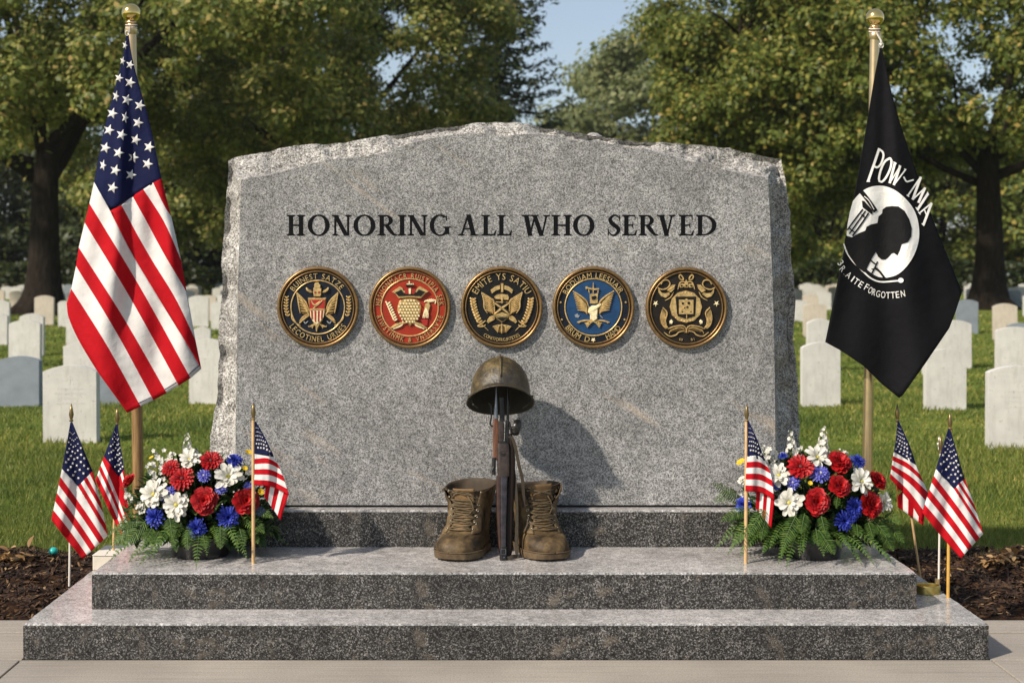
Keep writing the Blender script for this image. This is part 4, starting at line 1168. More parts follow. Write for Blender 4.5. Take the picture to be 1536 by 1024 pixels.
# close the ragged right border where the stripes run out at the fold
for (i0, i1, st, c) in ((51, 60, b6[-1], RED),): 
    pass
L_ = [(189, 53), (184, 86), (172, 133), (156, 196), (141, 273)]; C_ = [(191, 53), (190, 110), (184, 180), (174, 250), (165, 316)]; R_ = [(193, 53), (198, 86), (208, 125), (225, 188), (242, 268)]
F.strip(L_, C_, BLUE, 34, 6); F.strip(C_, R_, BLUE, 34, 8)
m2 = F.m
for (zx, zy) in [(471, 235), (500, 250), (457, 300), (500, 318), (445, 370), (488, 384), (537, 406), (431, 436), (480, 452), (530, 472), (418, 500), (467, 518), (521, 537), (573, 565), (404, 568), (455, 587), (512, 605), (567, 630), (395, 635), (443, 654), (503, 672), (432, 721), (480, 175)]:
    x, y = zx * .3906, zy * .3906
    r = 9.0 if zy > 300 else 7.2
    F.patch(F.m, [(x + (px - x) * (.62 if zx in (445, 395, 471, 480) else 1), py) for px, py in starpts(x, y, r, -90 + 18)], 5, .0022, WHITE)
for i in (1, 3, 5):                                   # stitched hem at the fly
    (xa, ya), (xb, yb) = E[i], E[i + 1]
    F.patch(F.m, [(xa - 3.6, ya - 5.2), (xb - 3.6, yb - 5.2), (xb - 3.2, yb - 4.4), (xa - 3.2, ya - 4.4)], 8, .0022, BLUE)
# hanging back folds that give the drape its depth
F2 = Flag(7.0, lambda x, y: fold_big(x, y) + .05 + .02 * math.sin(x * .11))
for i, (xa, xb) in enumerate(((0.15, .3), (.3, .45), (.45, .6), (.6, .75), (.75, .9))):
    top = [(191 - 4 + 8 * xa, 70), (191 - 4 + 8 * xb, 70)]
    F2.strip([(191, 75), (150 + 90 * xa, 290), (118 + 170 * xa, 450 + 30 * xa)], [(191, 75), (150 + 90 * xb, 290), (118 + 170 * xb, 450 + 30 * xb)], [RED, WHITE][i % 2], 22, 3)
F.build(big, FLAGM); F2.build(big, FLAGM, 'back_drape')

# ---- black flag
def fold_pow(x, y):
    t = min(1.0, max(0.0, (y - 75) / 300)); a = (x - 1322) / (y - 60 + 60)
    return -.11 + .12 * t * (a * 1.9) ** 2 + t * (.020 * math.sin(a * 21 + 2.0) + .010 * math.sin(a * 43 + .5) + .005 * math.sin(y * .03 + x * .05))
pw = thing('black_flag', 'black flag with white bowed head emblem draped from the brass pole', 'flag', tuple(P(1322, 75, POLE_D - .1)))
G = Flag(POLE_D, fold_pow)
lt = catmull([(1320, 72), (1311, 120), (1302, 175), (1290, 245), (1272, 345), (1255, 430), (1238, 513)], 60)
rt = catmull([(1323, 72), (1334, 125), (1352, 190), (1376, 262), (1398, 325), (1422, 385), (1443, 438)], 60)
G.strip(lt, rt, 0, 60, 40)
bl = catmull([(1238, 513), (1262, 527), (1296, 549), (1322, 575), (1350, 598)], 41)
br = catmull([(1443, 438), (1434, 466), (1424, 492), (1388, 545), (1350, 598)], 41)
bot = [lt[-1].lerp(rt[-1], j / 40) for j in range(41)]
# lower tip: from the cross line down to the hem polygon
low = []
hem = resample([(1238, 513), (1262, 526), (1296, 549), (1322, 575), (1350, 598), (1388, 545), (1424, 492), (1434, 466), (1443, 438)], 41)
for j in range(40):
    for i in range(12):
        q = [bot[j].lerp(hem[j], i / 12), bot[j + 1].lerp(hem[j + 1], i / 12), bot[j + 1].lerp(hem[j + 1], (i + 1) / 12), bot[j].lerp(hem[j], (i + 1) / 12)]
        G.m.add([G.at(p.x, p.y) for p in q], [(0, 1, 2, 3)], 0)
G.build(pw, [M['flag_black']])
pr = MB()
z2 = lambda pts: [(1240 + x * .2539, 200 + y * .2539) for x, y in pts]
def sm(pts, n): return [tuple(p.to_2d()) for p in catmull(pts, n)]
disc = sm([(155, 400), (200, 350), (250, 320), (300, 310), (350, 314), (410, 340), (470, 390), (515, 450), (540, 520), (547, 600), (535, 670), (505, 740), (460, 800), (410, 838), (345, 855)], 46) + [(300, 850), (232, 806), (160, 720), (118, 600), (122, 545), (136, 470)]
G.patch(pr, z2(disc), 7, .004, 0)
head = [(150, 614), (185, 592), (228, 575), (236, 552), (262, 538), (300, 530), (306, 492), (328, 472), (330, 450), (352, 434), (385, 430), (424, 432), (460, 458), (487, 505), (503, 560), (500, 610), (480, 642), (442, 655), (432, 688), (418, 721), (396, 706), (382, 711), (366, 730), (348, 745), (325, 745), (304, 728), (291, 700), (262, 748), (234, 806), (222, 820), (180, 790), (128, 715), (104, 650), (112, 604)]
G.patch(pr, z2(head), 7, .0065, 1)
def stroke(pts, w, mi, lift, n=14):
    c = catmull(pts, n); lo, hi = [], []
    for i, p in enumerate(c):
        d = (c[min(i + 1, n - 1)] - c[max(i - 1, 0)]).normalized(); lo.append((p.x + d.y * w / 2, p.y - d.x * w / 2)); hi.append((p.x - d.y * w / 2, p.y + d.x * w / 2))
    G.patch(pr, z2(lo + hi[::-1]), 9, lift, mi)
stroke([(205, 345), (232, 378), (270, 430), (290, 462)], 26, 1, .0066)
G.patch(pr, z2([(208, 398), (222, 400), (272, 455), (270, 480), (255, 470), (212, 436)]), 9, .0067, 1)
stroke([(222, 372), (250, 398), (280, 450)], 5, 0, .0072)
stroke([(214, 448), (170, 505), (122, 572)], 9, 1, .0066); stroke([(230, 458), (186, 520), (134, 594)], 9, 1, .0068); stroke([(248, 470), (205, 535), (152, 606)], 10, 1, .0069)
stroke([(128, 556), (165, 585)], 7, 1, .0071, 4); stroke([(205, 480), (222, 492)], 12, 1, .0072, 4)
stroke([(258, 748), (280, 766), (292, 774)], 8, 1, .0066); stroke([(264, 832), (284, 795), (301, 757)], 9, 1, .0067); stroke([(286, 795), (312, 815), (346, 860)], 12, 1, .0068); stroke([(270, 805), (282, 790), (300, 800)], 16, 1, .0069)
stroke([(232, 808), (270, 838), (310, 856), (352, 858)], 14, 1, .0070)
stroke([(102, 652), (118, 700), (152, 752), (212, 812), (262, 856), (322, 877), (425, 870)], 9, 0, .0045, 30)
G.patch(pr, z2([(438 + 17 * math.cos(i * .6283), 868 + 15 * math.sin(i * .6283)) for i in range(10)]), 9, .0048, 0)
stroke([(455, 257), (471, 284), (490, 282), (514, 275)], 9, 0, .0045)
def put_char(ch, cx, cy, h, w, rot, shear=0.0, bold=0.0):
    vs, fs, gw = glyph_mesh(ch); c_, s_ = math.cos(R(rot)), math.sin(R(rot))
    top = {}
    tri = [f for f in fs if all(vs[i][2] > .9 for i in f)]
    for f in tri:
        q = []
        for i in f:
            x, y, _ = vs[i]; lx = (x / gw - .5) * w + shear * (y - .5) * h; ly = -(y - .5) * h
            q.append(G.at(*z2([(cx + lx * c_ - ly * s_, cy + lx * s_ + ly * c_)])[0], .0045))
        n = (q[1] - q[0]).cross(q[2] - q[0])
        if n.y > 0: q.reverse()
        pr.add(q, [tuple(range(len(q)))], 0)
ct = lambda pts: [(197 + x * .5384, 39.4 + y * .5384) for x, y in pts]
for pts, w in (([(88, 455), (150, 275), (212, 92)], 15), ([(212, 105), (250, 135), (255, 190), (225, 270), (190, 300), (160, 292)], 12), ([(330, 200), (346, 235), (330, 320), (280, 420), (235, 462), (208, 440), (222, 350), (270, 240), (330, 200)], 13),
               ([(385, 245), (325, 475)], 15), ([(325, 475), (440, 288)], 8), ([(440, 285), (370, 495)], 15), ([(370, 495), (500, 325)], 9),
               ([(524, 612), (668, 405)], 10), ([(668, 405), (577, 655)], 15), ([(577, 655), (715, 525)], 9), ([(715, 522), (640, 690)], 15), ([(746, 588), (628, 768)], 15), ([(788, 690), (655, 800)], 9), ([(785, 692), (694, 935)], 15), ([(708, 768), (732, 832)], 7),
               ([(72, 455), (110, 456)], 6), ([(366, 240), (402, 262)], 6), ([(425, 278), (452, 292)], 6), ([(484, 318), (508, 326)], 6), ([(512, 604), (540, 622)], 6), ([(612, 738), (640, 778)], 6), ([(738, 570), (755, 604)], 6), ([(640, 790), (664, 818)], 6), ([(678, 915), (704, 942)], 6)):
    stroke(ct(pts), w, 0, .0045 + .0001 * (w % 3), 22 if len(pts) > 4 else 8)
for ch, x, y, h, w, r_ in (('3', 84, 764, 40, 20, 50), ('R', 96, 799, 40, 22, 48), ('.', 104, 830, 8, 8, 40), ('A', 131, 836, 40, 27, 38), ('I', 156, 859, 40, 8, 36), ('T', 176, 874, 40, 24, 35), ('E', 203, 891, 40, 21, 33),
                           ('F', 237, 907, 41, 20, 29), ('O', 259, 925, 41, 22, 24), ('R', 280, 937, 41, 20, 17), ('G', 304, 946, 41, 23, 9), ('O', 334, 952, 41, 26, 4), ('T', 363, 955, 41, 24, 0), ('T', 391, 954, 41, 24, -3), ('E', 418, 951, 41, 20, -7), ('N', 450, 945, 41, 24, -9)):
    put_char(ch, x, y, h, w, r_)
pr.build('printed_emblem', [M['print_white'], M['print_black']], pw)

# ---- small stick flags
def stick(t, top, foot3, D, w, mat, spear=True, whole=True):
    a = P(*top, D); s = D / F_PX
    m = MB(); m.tube([foot3, foot3.lerp(a, .5), a], w / 2 * s, 10); m.build('stick', mat, t, smooth=True, auto=40)
    if spear:
        h = 24 * s; r = 3.7 * s
        m = MB(); m.lathe([(r * .55, -.010), (r * .9, -.004), (r * .5, .001), (r * .62, .004), (r, h * .32), (r * .7, h * .6), (r * .1, h)], a, 12)
        m.build('spear_finial', M['spear'], t, smooth=True)

def stars_grid(F, A, B, C, T, rows, r, mi=WHITE, t0=.16, rot=0):
    """white stars across the blue field between the apex T and the border A-C-B"""
    v = lambda p: Vector((*p, 0)); L_, R__ = v(A) - v(T), v(B) - v(T)
    C_ = v(C) - v(T)
    cols = 5
    for i in range(rows):
        t = t0 + (.97 - t0) * (i + .4) / rows
        for j in range(cols):
            s_ = (j + (.5 if i % 2 == 0 else 1.0)) / (cols + .5)
            if s_ > .97: continue
            e = (L_.lerp(C_, s_ * 2) if s_ < .5 else C_.lerp(R__, s_ * 2 - 1))
            p = v(T) + e * t
            w = ((R__ - L_).length * t) / cols
            q = min(r, w * .42)
            if q < .45: continue
            F.patch(F.m, starpts(p.x, p.y, q, rot - 72 + 12), 9, .0032, mi)

def drape(F, T, CL, Lc, B, Rc, CR, CC, nl=6, nr=5, bow=1.0):
    """a flag hanging in a diamond: hem Lc-B-Rc, blue field T-CL-CC-CR"""
    v = lambda p: Vector((*p, 0))
    S_ = [v(Lc).lerp(v(CL), (i / nl) ** .93) for i in range(nl + 1)]; E_ = [v(B).lerp(v(Rc), i / nl) for i in range(nl + 1)]
    curve = []
    for a, b in zip(S_, E_):
        d = b - a; nrm = Vector((d.y, -d.x, 0)).normalized() * bow
        curve.append([a, a.lerp(b, .33) + nrm, a.lerp(b, .66) + nrm, b])
    b0 = curve[0]; d = b0[3] - b0[0]; nn = Vector((-d.y, d.x, 0)).normalized() * bow * 1.6
    curve[0] = [b0[0], b0[1] + nn, b0[2] + nn, b0[3]]
    curve[-1] = [v(CL), v(CC), v(CC).lerp(v(Rc), .5), v(Rc)]
    for i in range(nl): F.strip([p.to_2d()[:] for p in curve[i]], [p.to_2d()[:] for p in curve[i + 1]], [RED, WHITE][i % 2], 20, 4)
    side = catmull([CR, tuple(v(CR).lerp(v(Rc), .5).to_2d() + Vector((bow * 1.2, 0)))[:2], Rc], 41)
    prev = [v(CC), v(CC).lerp(v(Rc), .5), v(Rc)]
    for i in range(1, nr + 1):
        f = i / nr; s0 = v(CC).lerp(v(CR), f); e0 = side[int(40 * max(.06, (1 - f) ** .8))]
        cur = [s0, s0.lerp(e0, .5), e0]
        F.strip([p.to_2d()[:] for p in prev], [p.to_2d()[:] for p in cur], [RED, WHITE][(i + 1) % 2], 20, 4); prev = cur
    w = 1.6
    F.strip([(T[0] - w, T[1]), tuple(v(T).lerp(v(CL), .5).to_2d() + Vector((-bow * .4, 0))), CL], [T, tuple(v(T).lerp(v(CC), .5).to_2d()), CC], BLUE, 20, 4)
    F.strip([T, tuple(v(T).lerp(v(CC), .5).to_2d()), CC], [(T[0] + w, T[1]), tuple(v(T).lerp(v(CR), .5).to_2d() + Vector((bow * .4, 0))), CR], BLUE, 20, 4)

def small_fold(T, amp=.012, fr=24, ph=0.0, k2=.0):
    def f(x, y):
        t = min(1.0, max(0.0, (y - T[1]) / 80)); a = (x - T[0]) / (y - T[1] + 45)
        return -.022 - .022 * t + t * (amp * math.sin(a * fr + ph) + amp * .45 * math.sin(a * fr * 2.1 + y * .05 + ph)) + .05 * t * a * a
    return f
SG = 'small stick flags round the steps'
def small(label, foot):
    return thing('stick_flag', label, 'small flag', tuple(foot), SG)
# far left, in the mulch
D1 = 6.30; ft = P(104, 0, D1); ft.z = .0
t = small('largest small flag at the far left, hanging over the mulch bed', ft)
stick(t, (107, 629), ft, D1, 3.6, M['stick_white'])
F = Flag(D1, small_fold((107, 632), .013, 22, .5)); drape(F, (107, 633), (93, 703), (77, 779), (124, 838), (162, 803), (139, 706), (117, 729))
stars_grid(F, (93, 703), (139, 706), (117, 727), (107, 633), 8, 2.3); F.build(t, FLAGM)
# second left, just behind it
D2 = 6.25; ft = P(170, 0, D2); ft.z = .2
t = small('narrow folded small flag between the far left one and the left bouquet', ft)
stick(t, (176, 634), ft, D2, 4.0, M['stick_wood'])
F = Flag(D2, small_fold((175, 636), .016, 30, 1.5)); drape(F, (175, 637), (156, 684), (143, 720), (184, 806), (194, 780), (186, 704), (178, 715), nl=5, nr=3)
stars_grid(F, (156, 684), (186, 704), (178, 714), (175, 637), 8, 1.9); F.build(t, FLAGM)
# third right, upper panel and a lower fold
D3 = 6.15; ft = P(1384, 0, D3); ft.z = .03
t = small('small flag with a folded lower corner, left of the two at the far right', ft)
stick(t, (1346, 629), ft, D3, 3.6, M['stick_wood'])
F = Flag(D3, small_fold((1347, 632), .014, 24, .2))
tl = [(1347, 631), (1342, 676), (1336, 716)]; 
le = catmull([(1341, 677), (1338, 698), (1335, 717)], 7); re = catmull([(1374, 697), (1383, 718), (1392, 738), (1391, 752), (1388, 762), (1386, 772), (1383, 782)], 7)
F.strip([(1346, 631), (1344, 655), (1341, 677)], [(1348, 631), (1362, 662), (1374, 697)], BLUE, 20, 8)
for i in range(6):
    q = lambda j: [tuple(le[j].to_2d()), tuple(le[j].lerp(re[j], .5).to_2d() + Vector((1.5, -3.0))), tuple(re[j].to_2d())]
    F.strip(q(i), q(i + 1), [WHITE, RED][i % 2], 20, 4)
F.build(t, FLAGM)
F_ = Flag(D3, lambda x, y: small_fold((1347, 632), .014, 24, .2)(x, y) + .016)
for i in range(5):
    a0, a1 = i / 5, (i + 1) / 5
    tp = lambda a_: (1345 + 44 * a_, 718 + 34 * a_); bt = lambda a_: (1347 + 38 * a_, 760 + 28 * a_)
    F_.strip([tp(a0), bt(a0)], [tp(a1), bt(a1)], [RED, WHITE][i % 2], 12, 3)
F_.build(t, FLAGM, 'folded_corner')
Fs = Flag(D3, small_fold((1347, 632), .014, 24, .2)); stars_grid(Fs, (1341, 676), (1374, 696), (1357, 687), (1347, 631), 7, 2.0)
Fs.m.build('star_print', FLAGM, t)
# far right
D4 = 5.64; ft = P(1422, 0, D4); ft.z = .132
t = small('largest small flag at the far right on a golden stick', ft)
stick(t, (1425, 641), ft, D4, 5.0, M['stick_gold'])
F = Flag(D4, small_fold((1425, 642), .013, 22, 2.2)); drape(F, (1424, 643), (1404, 703), (1383, 768), (1441, 837), (1475, 800), (1447, 717), (1431, 733))
stars_grid(F, (1404, 703), (1447, 717), (1430, 731), (1424, 643), 8, 2.3); F.build(t, FLAGM)
# a third stick half hidden behind it, standing in a brass holder
D5 = 5.76; ft = P(1408, 0, D5); ft.z = .140
t = thing('stick_flag', 'thin white stick with furled blossom-white tip standing in a brass ring holder', 'small flag', tuple(ft), SG)
stick(t, (1411, 676), ft, D5, 3.2, M['stick_white'])
m = MB()
for i in range(9): 
    c_ = P(1411 + random.uniform(-4, 4), 656 + i * 2.6, D5 + .05); m.tube([c_, c_ + Vector((random.uniform(-.01, .01), -.008, -.02))], [.006, .003], 6)
m.build('furled_cloth', M['flag_white'], t, smooth=True)
hold = thing('brass_holder', 'flat oval brass flag holder lying on the lowest step at the right', 'holder', tuple(P(1392, 893, 5.62)))
c0 = P(1391, 0, 5.72); c0.z = .133
m = MB(); rings = []
for (r0, z) in ((1.0, 0), (1.0, .030), (.96, .033), (.90, .033), (.88, .028), (.88, .008)):
    rings.append([c0 + Vector((.052 * r0 * math.cos(w), .040 * r0 * math.sin(w), z)) for w in [2 * math.pi * i / 40 for i in range(40)]])
m.loft(rings, 0); m.build('cup', plain('aged_brass', (0.42, 0.32, 0.10), 0.35, 0.9, var=.2), hold, smooth=True, auto=40)
m = MB(); m.tube([c0 + Vector((.05, .03, .0)), c0 + Vector((.05, .03, .05))], .010, 12); m.build('socket', M['brass_pole'], hold, smooth=True, auto=40)

# the two flags stuck up in front of the stone
def front_flag(label, D, top, foot, canton, left, right, low_l, lowpoly, ph):
    ft = P(*foot, D); ft.z = Z_STEP2
    t = small(label, ft); stick(t, top, ft, D, 5.4, M['stick_wood'])
    fo = lambda x, y: -.012 + min(1, max(0, (x - foot[0]) / 14)) * (.012 * math.sin((x - foot[0]) * .16 + y * .02 + ph) + .004 * math.sin(x * .4))
    F = Flag(D, fo)
    (T, CL, CR) = canton
    F.strip([(T[0] - 1, T[1]), CL], [(T[0] + 1, T[1]), ((T[0] + CR[0]) / 2 + 1, (T[1] + CR[1]) / 2 - 2), CR], BLUE, 20, 8)
    le = catmull([CL] + left, 7); re = catmull([CR] + right, 7)
    q = lambda j: [tuple(le[j].to_2d()), tuple(le[j].lerp(re[j], .5).to_2d() + Vector((2, -4.2))), tuple(re[j].to_2d())]
    for i in range(6): F.strip(q(i), q(i + 1), [WHITE, RED][i % 2], 20, 4)
    stars_grid(F, (CL[0] + 1, CL[1] - 4), (CR[0] - 1, CR[1] - 2), ((CL[0] + CR[0]) / 2, (CL[1] + CR[1]) / 2 - 6), T, 6, 2.2)
    F.build(t, FLAGM)
    F2 = Flag(D, lambda x, y: fo(x, y) + .018 + .006 * math.sin(x * .3))
    (a, b, c, d_) = lowpoly
    v = lambda p: Vector((*p, 0))
    for i in range(5):
        f0, f1 = i / 5, (i + 1) / 5
        F2.strip([tuple(v(a).lerp(v(d_), f0).to_2d()), tuple(v(b).lerp(v(c), f0).to_2d())], [tuple(v(a).lerp(v(d_), f1).to_2d()), tuple(v(b).lerp(v(c), f1).to_2d())], [RED, WHITE][i % 2], 14, 3)
    F2.build(t, FLAGM, 'lower_fold')
front_flag('waving small flag standing on the middle step before the left bouquet', 5.62, (380, 627), (380, 836), ((383, 632), (382, 680), (411, 685)),
           [(382, 704), (381, 727)], [(424, 712), (433, 742)], None, ((399, 722), (397, 745), (421, 780), (433, 738)), .4)
front_flag('waving small flag standing on the middle step before the right bouquet', 5.62, (1120, 629), (1118.5, 838), ((1122, 631), (1121, 684), (1148, 691)),
           [(1119, 710), (1118, 736)], [(1157, 715), (1162, 750)], None, ((1135, 736), (1134, 762), (1157, 792), (1162, 744)), 1.6)
# ------------------------------------------------------------------ helmet, rifle, boots
k = N('helmet_paint')
w1 = k.noise(16, 6, .7); w2 = k.noise(60, 4, .6); w3 = k.noise(5, 4, .6)
c = k.ramp(w1, [(0.36, (0.012, 0.010, 0.006)), (0.46, (0.042, 0.031, 0.014)), (0.55, (0.090, 0.066, 0.024)), (0.66, (0.15, 0.108, 0.040))])
c = k.mix(1.0, c, k.ramp(w2, [(0.3, g3(.7)), (0.7, g3(1.2))]), 'MULTIPLY')
w5 = k.noise(150, 3, .6)
c = k.mix(1.0, c, k.ramp(w5, [(0.35, g3(.75)), (0.6, g3(1.1)), (0.75, g3(1.5))]), 'MULTIPLY')
c = k.mix(k.ramp(w3, [(0.46, (0, 0, 0)), (0.58, g3(.75))]), c, (0.026, 0.022, 0.017, 1))
M['helmet'] = k.done(color=c, rough=k.math('ADD', k.math('MULTIPLY', w1, 0.3), 0.26), spec=0.55, normal=k.bump(w1, .5, .012, k.bump(w2, .5, .004)))
M['helmet_in'] = plain('helmet_inside', (0.022, 0.019, 0.011), 0.8, var=.3, vscale=30)
HC = P(750.5, 590, 5.79)
t = thing('helmet', 'worn olive brown steel combat helmet resting on top of the rifle', 'helmet', tuple(HC))
TILT = Matrix.Rotation(R(-25), 3, 'X')
def hprof(n_=15):
    out = []
    for i in range(n_ + 1):
        a = i / n_ * math.pi / 2
        out.append((.121 * math.sin(a) ** .92, .150 * math.cos(a) ** .95 if i < n_ else 0))
    return out
m = MB(); SEG = 64; rings = []
outer = hprof() + [(.1225, -.012), (.127, -.022), (.133, -.031), (.1375, -.037)]
for r_, z in outer:
    ring = []
    for j in range(SEG):
        w = 2 * math.pi * j / SEG; x, y = math.cos(w) * r_, math.sin(w) * r_ * 1.10
        dz = 0
        if z < 0: dz = (.016 * max(0, -math.sin(w)) ** 2 - .004 * abs(math.cos(w))) * min(1, -z / .03)
        ridge = .0035 * math.exp(-(x / .010) ** 2) * (1 if z > .02 else max(0, z / .02)) if y < .05 else 0
        p = Vector((x, y - ridge, z + dz + ridge * .6)); p += p.normalized() * (.0022 * noise.noise(p * 24) + .0014 * noise.noise(p * 60))
        ring.append(TILT @ p + HC)
    rings.append(ring)
inner = [(.1345, -.0385), (.1285, -.030), (.120, -.012), (.116, 0)] + [(r_ * .94, z * .94) for r_, z in reversed(hprof()[1:-1])]
m.loft(rings, 0, True, False)
irings = [rings[-1]]
for r_, z in inner:
    ring = []
    for j in range(SEG):
        w = 2 * math.pi * j / SEG; x, y = math.cos(w) * r_, math.sin(w) * r_ * 1.10
        dz = (.016 * max(0, -math.sin(w)) ** 2 - .004 * abs(math.cos(w))) * min(1, max(0, -z / .03))
        ring.append(TILT @ Vector((x, y, z + dz)) + HC)
    irings.append(ring)
m.loft(irings, 1, False, True)
m.build('shell', [M['helmet'], M['helmet_in']], t, smooth=True, auto=50)
m = MB()
m.tube([r_ for r_ in rings[-1]] + [rings[-1][0]], .0030, 6); m.build('rim_edge', M['helmet'], t, smooth=True)
m = MB()
pts = [TILT @ Vector((.0, -.121 * 1.10 * math.sin(a) ** .92 - .002, .150 * math.cos(a) ** .95 + .0005)) + HC for a in [i / 14 * 1.45 for i in range(15)]]
m.tube(pts, [.0035 + .002 * math.sin(i / 14 * 3) for i in range(15)], 8, squash=1.8); m.build('crown_seam', M['helmet'], t, smooth=True)
m = MB()
for sx in (-1, 1):
    p0 = TILT @ Vector((sx * .121, -.02, -.022)) + HC
    m.tube([p0 + Vector((sx * -.006, 0, 0)), p0 + Vector((sx * .012, 0, 0))], [.009, .007], 12)
    m.tube([p0, p0 + Vector((sx * -.012, -.02, -.03)), p0 + Vector((sx * -.03, .0, -.045))], .004, 6, squash=.4)
m.build('strap_bale', M['helmet_in'], t, smooth=True, auto=40)

# ---- rifle, standing upright between the boots
M['gun_wood'] = None
k = N('gun_wood'); gr = k.noise(9, 5, .65, k.co(scale=(14, 14, 1.2)))
M['gun_wood'] = k.done(color=k.ramp(gr, [(0.3, (0.055, 0.020, 0.009)), (0.55, (0.12, 0.046, 0.020)), (0.75, (0.20, 0.085, 0.035))]), rough=0.32, spec=0.5)
k = N('gun_wood_dark'); gr = k.noise(9, 5, .65, k.co(scale=(14, 14, 1.2)))
M['gun_wood_dark'] = k.done(color=k.ramp(gr, [(0.3, (0.006, 0.004, 0.003)), (0.7, (0.018, 0.009, 0.006))]), rough=0.5, spec=0.2)
M['gun_gloss'] = plain('gun_gloss', (0.060, 0.050, 0.055), .16, .75, var=.4, vscale=30)
M['gun_wood_mid'] = plain('gun_wood_mid', (0.034, 0.014, 0.009), .3, var=.4, vscale=30)
M['gun_metal'] = plain('gun_metal', (0.024, 0.022, 0.021), 0.30, 0.5, var=.45, vscale=50)
M['gun_steel'] = plain('gun_steel', (0.20, 0.20, 0.22), 0.28, 0.9, var=.3, vscale=40)
M['gun_parker'] = plain('gun_parkerised', (0.052, 0.037, 0.031), 0.33, 0.4, var=.4, vscale=60)
M['webbing'] = plain('webbing', (0.026, 0.019, 0.010), 0.85, var=.25, vscale=60, bump=.3, bscale=500)
def gp(x, y, d=0.0):
    D = 5.690 + (840 - y) / 250 * .095 + d
    return P(x, y, D)
rifle = thing('rifle', 'old wooden stocked rifle standing upright between the boots under the helmet', 'rifle', tuple(gp(757, 840)))
def bar(mb, pts, d0, d1, mi=0, rnd=.18):
    """upright bar: list of (x_left, x_right, y) cuts; depth from d0 to d1 metres (smaller is nearer)"""
    rings = []
    for xl, xr, y in pts:
        c = (xl + xr) / 2; hw = (xr - xl) / 2; ring = []
        for i in range(16):
            w = 2 * math.pi * (i + .5) / 16
            cx, cy = math.cos(w), math.sin(w)
            e = .45
            sx = math.copysign(abs(cx) ** e, cx); sy = math.copysign(abs(cy) ** e, cy)
            ring.append(gp(c + hw * sx, y, (d0 + d1) / 2 + (d1 - d0) / 2 * sy))
        rings.append(ring)
    mb.loft(rings, mi)
def part(name, mat, fn, auto=40, parent=None):
    m_ = MB(); fn(m_); return m_.build(name, mat, parent or rifle, smooth=True, auto=auto)
part('barrel', M['gun_steel'], lambda m_: (m_.tube([gp(744.3, 560, .0), gp(744.3, 590), gp(743.8, 617)], [.0062, .0064, .0075], 14), m_.tube([gp(743.8, 613), gp(743.7, 628)], .0088, 14)))
part('gas_tube', M['gun_metal'], lambda m_: (m_.tube([gp(761.2, 560, .004), gp(761.8, 640, .004)], .0058, 12), m_.tube([gp(762, 600, .004), gp(762, 612, .004)], .0075, 12)))
part('front_sight', M['gun_metal'], lambda m_: (m_.tube([gp(733, 604), gp(737, 608), gp(737.5, 622), gp(735, 636), gp(739, 640)], [.003, .0035, .003, .004, .003], 6), m_.tube([gp(737, 612), gp(744, 612)], .003, 6), bar(m_, [(748, 757, 596), (750, 757, 612), (749, 757, 632)], .002, .016)))
part('hand_guard', M['gun_wood'], lambda m_: bar(m_, [(740.4, 747.2, 625), (739.4, 748, 640), (739.2, 748.4, 668), (739.6, 748.6, 690)], -.006, .016))
part('operating_rod', M['gun_metal'], lambda m_: (m_.tube([gp(741, 686, -.008), gp(740.4, 712, -.008)], [.0080, .0085], 12), m_.tube([gp(740.5, 700, -.012), gp(737.5, 706, -.016)], [.006, .005], 8)))
part('receiver', M['gun_parker'], lambda m_: (bar(m_, [(747, 755.5, 632), (746.8, 756.5, 636), (746.8, 756, 659), (748, 754.5, 661.5)], -.012, .012), bar(m_, [(746.5, 763, 664), (745.6, 764.4, 668), (745.6, 765, 700), (746.4, 764.5, 713), (748, 762, 715)], -.013, .02),
     m_.tube([gp(751, 656, -.014), gp(751, 656, -.009)], .004, 10), m_.tube([gp(752, 679, -.016), gp(757, 679, -.016)], .0045, 8)))
part('rear_sight', M['gun_metal'], lambda m_: (bar(m_, [(747.5, 760, 660.8), (747.5, 762, 664.6)], -.015, .015), bar(m_, [(758, 763.5, 630), (757, 764, 668)], .0, .02), bar(m_, [(750, 757, 676.4), (750, 757, 683)], -.0165, -.010)))
def knob(m_):
    c = gp(775.6, 641, .0); 
    rings = []
    for (q, dx) in ((.3, -.019), (.85, -.017), (1.0, -.009), (1.0, .004), (.85, .012), (.3, .015)):
        rings.append([c + Vector((dx + .004 * math.cos(w), .028 * q * math.sin(w), .033 * q * math.cos(w))) for w in [i * .3927 for i in range(16)]])
    m_.loft(rings); m_.tube([gp(764, 632, .004), gp(767, 650, .004), gp(764, 656, .004)], .004, 8); m_.tube([gp(762, 642, .006), gp(772, 641, .004)], .006, 8)
part('bolt_handle', M['gun_metal'], knob)
part('stock', M['gun_wood_dark'], lambda m_: bar(m_, [(763, 768, 650), (763.5, 771, 662), (763, 773, 690), (761, 772.5, 716), (758, 770.5, 760), (757, 769, 810), (757.5, 768, 828), (758, 767, 834)], -.002, .040))
part('butt_stock', M['gun_wood_mid'], lambda m_: bar(m_, [(744.6, 757, 713), (743.8, 758, 725), (744.4, 758, 770), (746.5, 757, 808), (748.6, 756, 828)], -.010, .034))
part('magazine_strip', M['gun_gloss'], lambda m_: bar(m_, [(750, 762, 714), (750, 761.5, 720), (750.2, 761, 750), (750.2, 760, 775), (751, 759.5, 822)], -.018, .012))
bp_ = part('butt_plate', M['gun_metal'], lambda m_: (bar(m_, [(750, 760.5, 820), (749.4, 761, 824), (749.2, 761, 836), (749.6, 760.6, 840)], -.019, .02), m_.tube([gp(748, 824, -.006), gp(745.4, 824.5, -.006)], .0035, 8)))
